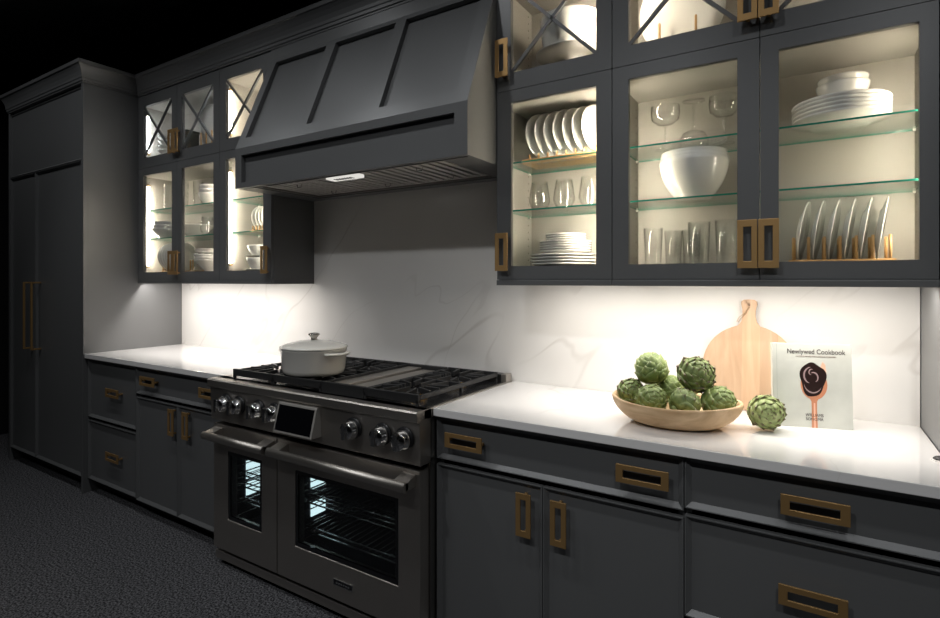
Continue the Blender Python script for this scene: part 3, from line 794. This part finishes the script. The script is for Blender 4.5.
WIDEB = Kind(lathe_kind('shallow_bowl', bowl_prof(0.118, 0.082, 0.40, 0.004, 1.15), WHITE, 48, 'white bowl', 'bowl'))
SOUP = Kind(lathe_kind('bowl', bowl_prof(0.098, 0.075, 0.62, 0.004, 1.8), WHITE, 44, 'white bowl', 'bowl'))
CUP = Kind(lathe_kind('small_bowl', bowl_prof(0.050, 0.030, 0.5, 0.003, 1.4), WHITE, 32, 'white bowl', 'bowl'))
STEMLESS = Kind(lathe_kind('stemless_glass', [(0, 0), (0.026, 0), (0.030, 0.004), (0.046, 0.042), (0.045, 0.055), (0.034, 0.126), (0.0325, 0.126), (0.043, 0.055), (0.044, 0.043), (0.028, 0.010), (0, 0.010)], DRINK, 14, 'stemless glass', 'glass'))
TUMBLER = Kind(lathe_kind('tumbler', [(0, 0), (0.029, 0), (0.031, 0.003), (0.038, 0.155), (0.0362, 0.155), (0.0295, 0.012), (0, 0.012)], DRINK, 32, 'tumbler', 'glass'))
COUPE = Kind(lathe_kind('coupe_glass', [(0, 0), (0.036, 0), (0.036, 0.002), (0.008, 0.006), (0.0042, 0.012), (0.004, 0.085), (0.007, 0.094), (0.03, 0.100), (0.049, 0.116), (0.053, 0.138), (0.052, 0.166), (0.0507, 0.166), (0.0517, 0.138), (0.047, 0.118), (0.028, 0.1025), (0, 0.099)], DRINK, 36, 'coupe glass', 'glass'))
WINE = Kind(lathe_kind('wine_glass', [(0, 0), (0.040, 0), (0.040, 0.002), (0.010, 0.007), (0.005, 0.014), (0.0045, 0.105), (0.014, 0.112), (0.040, 0.124), (0.053, 0.150), (0.050, 0.182), (0.0487, 0.182), (0.0515, 0.150), (0.0385, 0.126), (0.013, 0.115), (0, 0.113)], DRINK, 36, 'wine glass', 'glass'))
HIGHB = Kind(lathe_kind('highball_glass', [(0, 0), (0.026, 0), (0.028, 0.003), (0.032, 0.185), (0.0305, 0.185), (0.0265, 0.012), (0, 0.012)], DRINK, 28, 'tall glass', 'glass'))

F0, S1, S2, U0 = 1.4505, 1.6915, 1.8925, 2.2505      # cabinet floor, lower shelf, upper shelf, upper cabinet floor
ORD = ['first', 'second', 'third', 'fourth', 'fifth', 'sixth', 'seventh', 'eighth']

def peg_rack(x0, x1, y0, y1, z, pegs, ph, label, wave=False, base_h=0.012):
    """low wooden dish rack: two rails joined by cross bars, a peg pair at every position"""
    t = thing('plate_rack', ((x0 + x1) / 2, (y0 + y1) / 2, z), label, 'dish rack')
    b = MB()
    for y in (y0, y1): b.box(x0, y - 0.007, z, x1, y + 0.007, z + base_h)
    for x in (x0 + 0.01, x1 - 0.01): b.box(x - 0.006, y0 + 0.007, z, x + 0.006, y1 - 0.007, z + base_h)
    b.build('rack_base', PEG, t, bevel=0.001)
    for x in pegs:
        for y in (y0, y1):
            MB().lathe([(0, base_h), (0.0046, base_h), (0.0046, ph - 0.002), (0.003, ph), (0, ph)], (x, y, z), 12).build('peg', PEG, t)
    return t

# --- narrow cabinet beside the hood, right-hand side
xs = [-0.990, -0.949, -0.908, -0.867, -0.826, -0.785, -0.744]
peg_rack(-1.045, -0.690, -0.205, -0.085, S2, [x + 0.020 for x in xs] + [-1.012], 0.040, 'low beech plate rack on the upper glass shelf beside the hood', base_h=0.020)
for i, x in enumerate(xs):
    SALAD.put((x, -0.145, S2 + 0.1195), f'{ORD[i]} white plate from the left in the beech rack beside the hood', 'plates in the rack beside the hood', (0, PI / 2 - 0.06, -0.38))
for i, x in enumerate((-0.985, -0.872, -0.760)):
    STEMLESS.put((x, -0.165, S1), ['leftmost', 'middle', 'rightmost'][i] + ' stemless wine glass on the shelf beneath the racked plates', 'stemless glasses beside the hood')
z = F0
pos = ['bottom', 'second from bottom', 'third from bottom', 'topmost']
for i in range(4):
    DINNER.put((-0.885, -0.150, z), f'{pos[i]} of the large white plates stacked beneath the stemless glasses', 'large plates beside the hood'); z += 0.0125
z += 0.004
for i in range(5):
    MEDIUM.put((-0.872, -0.150, z), f'{ORD[i]} medium white plate up from the large plates beneath the stemless glasses', 'medium plates beside the hood'); z += 0.0100
z += 0.003
for i in range(3):
    SMALLP.put((-0.872, -0.150, z), f'{ORD[i]} small white plate up, on top of the stack beneath the stemless glasses', 'small plates beside the hood'); z += 0.0095
o = MB().lathe([(0, 0), (0.062, 0), (0.060, 0.006), (0.024, 0.016), (0.018, 0.050), (0.026, 0.074), (0.080, 0.080), (0.146, 0.084), (0.149, 0.089), (0.146, 0.091), (0, 0.087)], (0, 0, 0), 48).build('cake_stand', WHITE)
o.location = (-0.846, -0.150, U0); tag(o, 'white footed cake stand under the deep bowl behind crossed glass beside the hood', 'cake stand')
SERVE.put((-0.846, -0.150, U0 + 0.0925), 'deep white serving bowl on a footed stand behind crossed glass beside the hood', scale=(1, 1, 0.97))

# --- wide cabinet, door next to the narrow cabinet
COUPE.put((-0.468, -0.145, S2), 'coupe glass on the top shelf, furthest from the stacked plates', 'coupe glasses')
COUPE.put((-0.264, -0.130, S2), 'coupe glass on the top shelf, on the plates side of the upturned wine glass', 'coupe glasses', scale=(1, 1, 1.04))
WINE.put((-0.372, -0.110, S2 + 0.1825), 'wine glass standing upside down between two coupe glasses', rot=(PI, 0, 0))
for i in range(3):
    BIGBOWL.put((-0.366, -0.150, S1 + i * 0.0125), ['outermost', 'middle', 'innermost'][i] + ' of three nested large white bowls on the shelf beneath the coupe glasses', 'nested large bowls', scale=(1 - 0.026 * i, 1 - 0.026 * i, 1))
for (x, y, sc, lb) in ((-0.512, -0.150, 0.94, 'tumbler at the hinge side of the bottom row under the nested bowls'),
                       (-0.454, -0.070, 0.90, 'tumbler in the back row, second from the hinge side under the nested bowls'),
                       (-0.388, -0.066, 0.90, 'tumbler in the back row, nearer the handle under the nested bowls'),
                       (-0.346, -0.155, 1.03, 'large tumbler in the front row, middle one under the nested bowls'),
                       (-0.254, -0.155, 1.04, 'large tumbler beside the brass handle under the nested bowls')):
    TUMBLER.put((x, y, F0), lb, 'tumblers on the cabinet floor', scale=(sc, sc, sc))
peg_rack(-0.515, -0.325, -0.155, -0.075, U0, [-0.487, -0.357], 0.128, 'tall pegged wooden stand holding the big platter at the top of the wide cabinet')
PLATTER.put((-0.412, -0.117, U0 + 0.168), 'big round white platter standing on a pegged stand behind crossed glass', rot=(PI / 2 + 0.16, 0, 0))

# --- wide cabinet, last door
z = S2
for i in range(5):
    DINNER.put((0.083, -0.150, z), ['bottom', 'second from bottom', 'middle', 'second from top', 'top'][i] + ' dinner plate of the stack under the two small bowls', 'dinner plates under two bowls', scale=(1, 1, 1.9)); z += 0.0128
z += 0.0165
CEREAL.put((0.090, -0.150, z), 'lower of two small white bowls on the dinner plate stack', 'two small bowls on plates')
CEREAL.put((0.090, -0.150, z + 0.021), 'upper of two small white bowls on the dinner plate stack', 'two small bowls on plates', scale=(0.95, 0.95, 1))
px = [-0.046, -0.004, 0.039, 0.081, 0.123, 0.165, 0.208]
peg_rack(-0.060, 0.222, -0.205, -0.095, F0, px, 0.086, 'pegged wooden plate rack on the cabinet floor above the cookbook')
for i in range(6):
    SALAD.put(((px[i] + px[i + 1]) / 2 - 0.006, -0.150, F0 + 0.112), f'{ORD[i]} leaning white plate from the left in the rack above the cookbook', 'plates in the rack above the cookbook', (0, PI / 2 + 0.15, -0.10))

# --- paired-door cabinet next to the pantry
for (x, y, lb) in ((-3.868, -0.190, 'tall clear glass on the upper shelf nearest the pantry'),
                   (-3.668, -0.190, 'tall clear glass on the upper shelf, middle one of three'),
                   (-3.560, -0.150, 'tall clear glass on the upper shelf next to the nested bowls')):
    HIGHB.put((x, y, S2), lb, 'tall clear glasses near the pantry')
for i in range(3):
    SOUP.put((-3.335, -0.175, S2 + i * 0.026), ['bottom', 'middle', 'top'][i] + ' of three nested bowls on the upper shelf beside the tall glasses', 'nested bowls beside tall glasses', scale=(1 - 0.05 * i, 1 - 0.05 * i, 1))
for i in range(3):
    SOUP.put((-3.855, -0.185, S1 + i * 0.024), ['lowest', 'middle', 'uppermost'][i] + ' of three nested bowls on the shelf above the racked plates nearest the pantry', 'nested bowls near the pantry', scale=(1.14 - 0.06 * i, 1.14 - 0.06 * i, 0.92))
WIDEB.put((-3.560, -0.170, S1), 'single wide shallow white bowl standing between the nested bowls and a stemless glass')
STEMLESS.put((-3.378, -0.195, S1), 'stemless glass on the middle shelf beside the single wide bowl')
pp = [-3.885, -3.853, -3.821, -3.789, -3.757, -3.725]
peg_rack(-3.910, -3.690, -0.205, -0.115, F0, [p + 0.016 for p in pp] + [-3.901], 0.05, 'wooden plate rack on the cabinet floor nearest the pantry')
for i, x in enumerate(pp):
    SALAD.put((x, -0.160, F0 + 0.1125), f'{ORD[i]} standing white plate from the pantry side in the rack near the pantry', 'plates in the rack near the pantry', (0, PI / 2 - 0.05, 0))
for i in range(3):
    WIDEB.put((-3.355, -0.170, F0 + i * 0.017), ['lowest', 'middle', 'uppermost'][i] + ' of three nested bowls on the cabinet floor under the stemless glass', 'nested bowls on cabinet floor')
z = F0 + 2 * 0.017 + 0.083
for i in range(3):
    MEDIUM.put((-3.355, -0.170, z + i * 0.0105), ['lowest', 'middle', 'uppermost'][i] + ' of three plates lying on the nested bowls on the cabinet floor', 'plates on nested bowls')
peg_rack(-3.590, -3.500, -0.205, -0.115, F0, [-3.560, -3.530], 0.085, 'small empty pegged rack beside the nested bowls on the cabinet floor')
for i in range(5):
    CUP.put((-3.865, -0.205, U0 + i * 0.033), f'{ORD[i]} small white bowl up in the tower behind crossed glass near the pantry', 'tower of small bowls')
m = MB().box(-3.690, -0.230, U0, -3.565, -0.140, U0 + 0.150).box(-3.693, -0.233, U0 + 0.151, -3.562, -0.137, U0 + 0.168)
tag(m.build('storage_box', principled('dark_olive_card', (0.035, 0.033, 0.024), 0.6), origin=(-3.63, -0.185, U0), bevel=0.002), 'small dark olive box beside the platter behind crossed glass', 'box')
peg_rack(-3.500, -3.290, -0.175, -0.095, U0, [-3.485, -3.425, -3.360], 0.145, 'pegged wooden stand under the platter in the pantry-side top compartment')
PLATTER.put((-3.368, -0.137, U0 + 0.168), 'round white platter standing beside the small dark box behind crossed glass', rot=(PI / 2 + 0.16, 0, 0))

# --- narrow cabinet beside the hood, pantry side
pp = [-2.885, -2.853, -2.821, -2.789]
peg_rack(-2.915, -2.745, -0.195, -0.105, S1, [p + 0.016 for p in pp] + [-2.901], 0.04, 'small wooden rack on the shelf beside the hood, above the soup bowls')
for i, x in enumerate(pp):
    TINYP.put((x, -0.150, S1 + 0.0885), f'{ORD[i]} small white plate from the light strip in the rack beside the hood', 'small racked plates beside the hood', (0, PI / 2 - 0.05, 0))
MEDIUM.put((-2.815, -0.185, F0), 'white plate under the soup bowls on the narrow cabinet floor', scale=(0.95, 0.95, 1))
SOUP.put((-2.815, -0.185, F0 + 0.0068), 'lower white soup bowl, between two plates on the narrow cabinet floor', 'soup bowls')
MEDIUM.put((-2.815, -0.185, F0 + 0.0830), 'white plate between the two soup bowls on the narrow cabinet floor', scale=(0.95, 0.95, 1))
SOUP.put((-2.815, -0.185, F0 + 0.0898), 'upper white soup bowl, on the plate above the lower bowl', 'soup bowls', scale=(0.95, 0.95, 0.9))

# ------------------------------------------------------------------ wooden bowl
BX, BY, ROT = -0.382, -0.395, 0.10
m = MB(); seg = 72
outer = [(0.0, 0.0), (0.56, 0.0), (0.68, 0.006), (0.82, 0.024), (0.925, 0.050), (0.98, 0.074), (1.0, 0.088), (0.992, 0.095), (0.965, 0.098), (0.93, 0.094), (0.87, 0.064), (0.74, 0.034), (0.5, 0.018), (0, 0.016)]
rows = []
for (r, h) in outer:
    row = []
    for k in range(seg):
        a = 2 * PI * k / seg
        x, y = 0.207 * r * math.cos(a), 0.150 * r * math.sin(a)
        hh = h * (0.86 + 0.08 * (math.cos(a) ** 2) - 0.06 * max(0, -math.sin(a)) - 0.02 * math.sin(2 * a + 0.7)) if h > 0.03 else h
        c, s = math.cos(ROT), math.sin(ROT)
        row.append((BX + x * c - y * s, BY + x * s + y * c, ZC + 0.0005 + hh))
    rows.append(row)
m.add([p for r in rows for p in r], [[i * seg + k, i * seg + (k + 1) % seg, (i + 1) * seg + (k + 1) % seg, (i + 1) * seg + k] for i in range(len(rows) - 1) for k in range(seg)], smooth=True)
o = m.build('wooden_bowl', BOWLW, origin=(BX, BY, ZC)); tag(o, 'oval carved wooden bowl full of artichokes on the counter', 'bowl')
sd = o.modifiers.new('smooth', 'SUBSURF'); sd.levels = 1; sd.render_levels = 1

# ------------------------------------------------------------------ artichokes
def make_artichoke(mat, seed, R=0.047, H=0.050, open_=0.0):
    rnd = random.Random(seed); V = []; Fc = []; A = []
    N = 50; ga = PI * (3 - math.sqrt(5))
    nu, nv = 5, 6
    for i in range(N):
        u = (i + 0.5) / N
        ph0 = -1.30 + 2.45 * u ** 0.95           # latitude of the leaf base
        th = i * ga + rnd.uniform(-0.12, 0.12)
        ln = (0.98 - 0.42 * u) * rnd.uniform(0.9, 1.08)
        wd = 0.0335 * (1.05 - 0.60 * u) * rnd.uniform(0.92, 1.08)
        curl = (0.003 + open_) * rnd.uniform(0.2, 1.6)
        st = len(V)
        for a in range(nv):
            v = a / (nv - 1); ph = ph0 + ln * v
            flat = math.sin(PI * min(1.0, 0.30 + 0.70 * v) * 0.5 + 0) if v < 0.35 else 1.0
            shape = (0.72 + 0.5 * v) if v < 0.5 else 0.97 * max(0.0, 1 - ((v - 0.5) / 0.5) ** 1.9)
            w = wd * shape + (0.0012 if a == nv - 1 else 0)
            up = ph if ph < PI / 2 else PI / 2 + (ph - PI / 2) * 0.55
            rad = 1.0 + 0.03 + (0.06 * v + 0.085 * v * v) * (1 - 0.5 * u)
            cr = R * math.cos(up) * rad + curl * v ** 3 * (1 if up < 1.35 else 0.3)
            cz = H * math.sin(up) * rad
            for b in range(nu):
                s_ = -1 + 2 * b / (nu - 1); off = s_ * w
                drop = 0.0075 * abs(s_) ** 2 * (0.4 + 0.8 * v)
                rr = cr - drop * math.cos(up); zz = cz - drop * math.sin(up) * 0.8
                x = rr * math.cos(th) - off * math.sin(th); y = rr * math.sin(th) + off * math.cos(th)
                V.append((x, y, zz)); A.append(v if v > 0 else 0.0)
        for a in range(nv - 1):
            for b in range(nu - 1):
                p = st + a * nu + b; Fc.append((p, p + 1, p + nu + 1, p + nu))
    # core
    st = len(V); sg = 20; rg = 10
    for a in range(rg + 1):
        ph = -PI / 2 + PI * a / rg
        for b in range(sg):
            V.append((0.98 * R * math.cos(ph) * math.cos(2 * PI * b / sg), 0.98 * R * math.cos(ph) * math.sin(2 * PI * b / sg), 0.98 * H * math.sin(ph))); A.append(0.0)
    ncore = len(Fc)
    for a in range(rg):
        for b in range(sg): Fc.append((st + a * sg + b, st + a * sg + (b + 1) % sg, st + (a + 1) * sg + (b + 1) % sg, st + (a + 1) * sg + b))
    me = bpy.data.meshes.new('artichoke'); me.from_pydata(V, [], Fc)
    me.materials.append(mat); me.materials.append(CHOKE)
    for k, p in enumerate(me.polygons): p.use_smooth = True; p.material_index = 1 if k >= ncore else 0
    at = me.attributes.new('along', 'FLOAT', 'POINT')
    for k, a in enumerate(A): at.data[k].value = a
    me.update()
    o = bpy.data.objects.new('artichoke', me); COL.objects.link(o); ORG[o.name] = (0, 0, 0)
    sm = o.modifiers.new('thick', 'SOLIDIFY'); sm.thickness = 0.0016; sm.offset = -1
    MB().lathe([(0, -0.054), (0.010, -0.054), (0.0115, -0.052), (0.013, -0.045), (0, -0.04)], (0, 0, 0), 16).build('stem', STEM, o)
    return o
protos = [make_artichoke(ART[0], 3), make_artichoke(ART[1], 11, 0.049, 0.047, 0.004), make_artichoke(ART[2], 23, 0.048, 0.050, 0.003)]
R_ = math.radians
spots = [ # proto, location, rotation, scale, label
    (0, (-0.468, -0.360, 1.087), (R_(-20), R_(-12), 0.4), 1.06, 'artichoke perched high in the bowl, on the range side'),
    (1, (-0.318, -0.380, 1.084), (R_(50), R_(38), 0.2), 1.08, 'largest artichoke perched high in the bowl, on the cutting board side'),
    (1, (-0.532, -0.378, 1.002), (R_(50), R_(-45), 1.2), 0.88, 'brown-tipped artichoke at the rim of the bowl nearest the range'),
    (0, (-0.445, -0.450, 0.999), (R_(70), R_(-35), 0.9), 0.95, 'artichoke at the front of the bowl, below the high one on the range side'),
    (0, (-0.412, -0.320, 1.018), (R_(18), R_(10), 2.0), 0.86, 'artichoke wedged at the back of the bowl between the two high ones'),
    (1, (-0.340, -0.455, 0.996), (R_(74), R_(12), 2.4), 0.92, 'brown-tipped artichoke at the middle front of the bowl'),
    (0, (-0.250, -0.382, 1.000), (R_(60), R_(62), 0.4), 1.02, 'artichoke lying at the bowl end nearest the cookbook'),
    (2, (-0.119, -0.322, 0.974), (R_(78), R_(40), 0.3), 1.0, 'single pale artichoke lying on the counter beside the cookbook')]
seen = set()
for k, loc, rot, sc, lb in spots:
    if k not in seen:
        seen.add(k); o = protos[k]; o.location = loc; o.rotation_euler = rot; o.scale = (sc,) * 3
    else: o = dup(protos[k], loc, rot, lb, None, (sc,) * 3)
    tag(o, lb, 'artichoke')
    if k != 2: o['group'] = 'artichokes in the wooden bowl'

# ------------------------------------------------------------------ round cutting board leaning on the backsplash
pts = []
r = 0.157; cx, cz = 0.0, 0.157
a0 = math.radians(90 - 14); 
for k in range(49):
    a = a0 - (2 * PI - 2 * math.radians(14)) * k / 48
    pts.append((cx + r * math.cos(a), cz + r * math.sin(a)))
# left neck, handle end, right neck
hl = [(-0.026, 0.325), (-0.0215, 0.345), (-0.022, 0.37), (-0.027, 0.392), (-0.026, 0.402), (-0.018, 0.408)]
hr = [(-x, z) for x, z in hl][::-1]
top_mid = (0.0, 0.4095)
hole = [(0.0055 * math.sin(2 * PI * k / 16), 0.390 + 0.0055 * math.cos(2 * PI * k / 16)) for k in range(17)]
poly = pts + hl + [top_mid] + hole + [top_mid] + hr
m = MB().extrude(poly, -0.009, 0.009)
t = m.build('cutting_board', BOARDW, fix=False)
tag(t, 'round maple cutting board with handle leaning on the backsplash', 'cutting board')
ORG[t.name] = (0, 0, 0)
MB().tube([(0.0, -0.0105, 0.384), (-0.006, -0.013, 0.37), (-0.020, -0.015, 0.352), (-0.033, -0.015, 0.340), (-0.040, -0.014, 0.325), (-0.036, -0.013, 0.322), (-0.026, -0.0125, 0.338), (-0.008, -0.012, 0.362), (0.001, -0.0105, 0.383)], 0.0013, 6).build('hanging_string', STRING, t)
t.location = (-0.193, -0.0605, ZC + 0.0015); t.rotation_euler = (-math.radians(7.0), 0, 0)

# ------------------------------------------------------------------ cookbook
t = thing('cookbook', (-0.101, -0.238, ZC), 'pale cookbook with a copper spoon of chocolate on its cover', 'book')
BW, BH, BT = 0.228, 0.272, 0.022
COVER = principled('pale_marble_cover', (0.58, 0.585, 0.53), 0.35, var=0.10, var_scale=9)
PAPER = principled('book_paper', (0.80, 0.78, 0.72), 0.8)
INK = principled('brown_black_ink', (0.045, 0.032, 0.032), 0.5)
COPPER = principled('printed_copper', (0.58, 0.24, 0.13), 0.4)
COPPERL = principled('printed_copper_light', (0.78, 0.46, 0.32), 0.4)
CHOC = principled('printed_chocolate', (0.020, 0.010, 0.009), 0.3)
CHOCL = principled('printed_chocolate_sheen', (0.34, 0.24, 0.24), 0.35)
base = Vector((-0.101, -0.238, ZC))
def bpnt(x, y, z): return (base.x + x, base.y + y, base.z + z)
def bbox(m, x0, y0, z0, x1, y1, z1, mat=0): m.box(base.x + x0, base.y + y0, base.z + z0, base.x + x1, base.y + y1, base.z + z1, mat)
m = MB(); bbox(m, 0, 0, 0, BW, 0.0025, BH); bbox(m, 0, BT - 0.0025, 0, BW, BT, BH); bbox(m, -0.0015, 0, 0, 0.002, BT, BH)
m.build('cover', COVER, t, bevel=0.0006)
m = MB(); bbox(m, 0.002, 0.0025, 0.003, BW - 0.004, BT - 0.0025, BH - 0.003); m.build('page_block', PAPER, t)
m = MB(); bbox(m, 0.011, -0.0003, 0.0, 0.0125, 0.0, BH); m.build('hinge_crease', principled('crease_grey', (0.45, 0.47, 0.42), 0.5), t)
def flat(name, poly, y0, mat):
    MB().extrude([(base.x + x, base.z + z) for x, z in poly], base.y + y0, base.y - 0.0001).build(name, mat, t, fix=True)
def ell(cx, cz, rx, rz, n=36, rot=0.0):
    return [(cx + rx * math.cos(2 * PI * k / n) * math.cos(rot) - rz * math.sin(2 * PI * k / n) * math.sin(rot),
             cz + rx * math.cos(2 * PI * k / n) * math.sin(rot) + rz * math.sin(2 * PI * k / n) * math.cos(rot)) for k in range(n)]
scx = 0.119
spoon = []
for k in range(33):
    a = math.radians(-72) + math.radians(324) * k / 32
    spoon.append((scx + 0.0385 * math.cos(a), 0.140 + 0.050 * math.sin(a)))
spoon += [(scx - 0.008, 0.085), (scx - 0.0075, 0.06), (scx - 0.0085, 0.0), (scx + 0.0085, 0.0), (scx + 0.0075, 0.06), (scx + 0.008, 0.085)]
flat('spoon_print', spoon, -0.0004, COPPER)
flat('spoon_highlight', [(scx - 0.002, 0.0), (scx + 0.003, 0.0), (scx + 0.0025, 0.08), (scx - 0.0015, 0.08)], -0.0006, COPPERL)
flat('spoon_highlight', [(scx + 0.012, 0.172), (scx + 0.026, 0.215), (scx + 0.034, 0.205), (scx + 0.037, 0.170)], -0.00045, COPPERL)
blob = []
for k in range(48):
    a = 2 * PI * k / 48
    rr = 1 + 0.07 * math.sin(3 * a + 0.6) + 0.05 * math.sin(5 * a)
    x, z = scx - 0.003 + 0.037 * rr * math.cos(a), 0.157 + 0.055 * rr * math.sin(a)
    blob.append((x, z))
flat('chocolate_print', blob, -0.0008, CHOC)
def swoosh(cx, cz, r0, r1, a0, a1, w, y):
    n = 22; out = []; inn = []
    for k in range(n + 1):
        u = k / n; a = math.radians(a0 + (a1 - a0) * u); r_ = r0 + (r1 - r0) * u; ww = w * math.sin(PI * min(1, max(0.0, u))) ** 0.7
        out.append((cx + (r_ + ww) * math.cos(a) * 0.85, cz + (r_ + ww) * math.sin(a) * 1.1)); inn.append((cx + (r_ - ww * 0.2) * math.cos(a) * 0.85, cz + (r_ - ww * 0.2) * math.sin(a) * 1.1))
    flat('chocolate_sheen', out + inn[::-1], y, CHOCL)
swoosh(scx - 0.006, 0.165, 0.028, 0.020, 95, 250, 0.005, -0.0010)
swoosh(scx - 0.001, 0.160, 0.012, 0.017, -60, 120, 0.004, -0.0010)
swoosh(scx - 0.004, 0.150, 0.030, 0.034, 195, 330, 0.0035, -0.0010)
swoosh(scx - 0.006, 0.178, 0.010, 0.006, 60, 260, 0.003, -0.0010)
def text(body, size, cx, z, name, mat, sx=1.0, bold=0.0):
    cu = bpy.data.curves.new(name, 'FONT'); cu.body = body; cu.size = size; cu.align_x = 'CENTER'; cu.extrude = 0.0003; cu.offset = bold
    tmp = bpy.data.objects.new(name, cu); COL.objects.link(tmp)
    dg = bpy.context.evaluated_depsgraph_get(); dg.update()
    me = bpy.data.meshes.new_from_object(tmp.evaluated_get(dg))
    bpy.data.objects.remove(tmp)
    for v in me.vertices:
        x, y, zz = v.co; v.co = (base.x + cx + x * sx - t.location.x, base.y - 0.0005 - zz - t.location.y, base.z + z + y - t.location.z)
    me.materials.clear(); me.materials.append(mat)
    o = bpy.data.objects.new(name, me); COL.objects.link(o); o.parent = t; return o
text('Newlywed Cookbook', 0.0225, 0.126, 0.239, 'title', INK, 0.83, 0.0)
text('FAVORITE RECIPES FOR COOKING TOGETHER', 0.0060, 0.126, 0.2285, 'subtitle', principled('soft_brown_ink', (0.30, 0.22, 0.19), 0.5), 0.92)
text('WILLIAMS', 0.0130, 0.119, 0.0365, 'imprint', INK, 0.90)
text('SONOMA', 0.0130, 0.119, 0.0235, 'imprint', INK, 0.90)
t.rotation_euler = (math.radians(-4.0), 0, math.radians(16.0))

# ------------------------------------------------------------------ lights: ceiling spots of the showroom
def spot(name, loc, target, energy, size, blend, radius, color):
    l = bpy.data.lights.new(name, 'SPOT'); l.energy = energy; l.spot_size = math.radians(size); l.spot_blend = blend
    l.shadow_soft_size = radius; l.color = color
    o = bpy.data.objects.new(name, l); COL.objects.link(o); o.location = loc
    o.rotation_euler = (Vector(target) - Vector(loc)).to_track_quat('-Z', 'Y').to_euler(); return o
COOL = (0.955, 0.98, 1.0)
SP = 27
for x, k in ((-5.6, 0.25), (-4.6, 0.35), (-3.6, 0.7), (-2.6, 0.95), (-1.6, 0.95), (-0.6, 0.55), (0.4, 0.5), (1.4, 0.5)):
    spot('ceiling_spot', (x, -1.42, 3.36), (x, -0.85, 0.4), SP * k, 125, 0.8, 0.06, COOL)
for x, k in ((-3.6, 0.8), (-2.2, 1.1), (-0.9, 1.4), (0.5, 1.5)):
    spot('ceiling_spot', (x, -3.0, 3.36), (x + 0.1, -0.63, 0.62), 48 * k, 62, 0.9, 0.06, COOL)

w = bpy.data.worlds.new('showroom'); S.world = w; w.use_nodes = True
w.node_tree.nodes['Background'].inputs[0].default_value = (0.5, 0.5, 0.55, 1)
w.node_tree.nodes['Background'].inputs[1].default_value = 0.045

# ------------------------------------------------------------------ camera
cam = bpy.data.cameras.new('camera'); cam.sensor_width = 36.0; cam.lens = 538.66 * 36.0 / 940.0
cam.shift_y = -28.25 / 940.0; cam.clip_start = 0.02
co = bpy.data.objects.new('camera', cam); COL.objects.link(co)
co.location = (0.0, -2.2864, 1.3939); co.rotation_euler = (math.radians(90), 0, 0.5630)
S.camera = co
S.view_settings.view_transform = 'Standard'; S.view_settings.look = 'None'; S.view_settings.gamma = 1.0
S.view_settings.use_curve_mapping = False; S.view_settings.exposure = 0.0
S.cycles.use_denoising = True
S.cycles.max_bounces = 10; S.cycles.transparent_max_bounces = 32; S.cycles.sample_clamp_indirect = 4.0
S.cycles.caustics_reflective = False; S.cycles.caustics_refractive = False
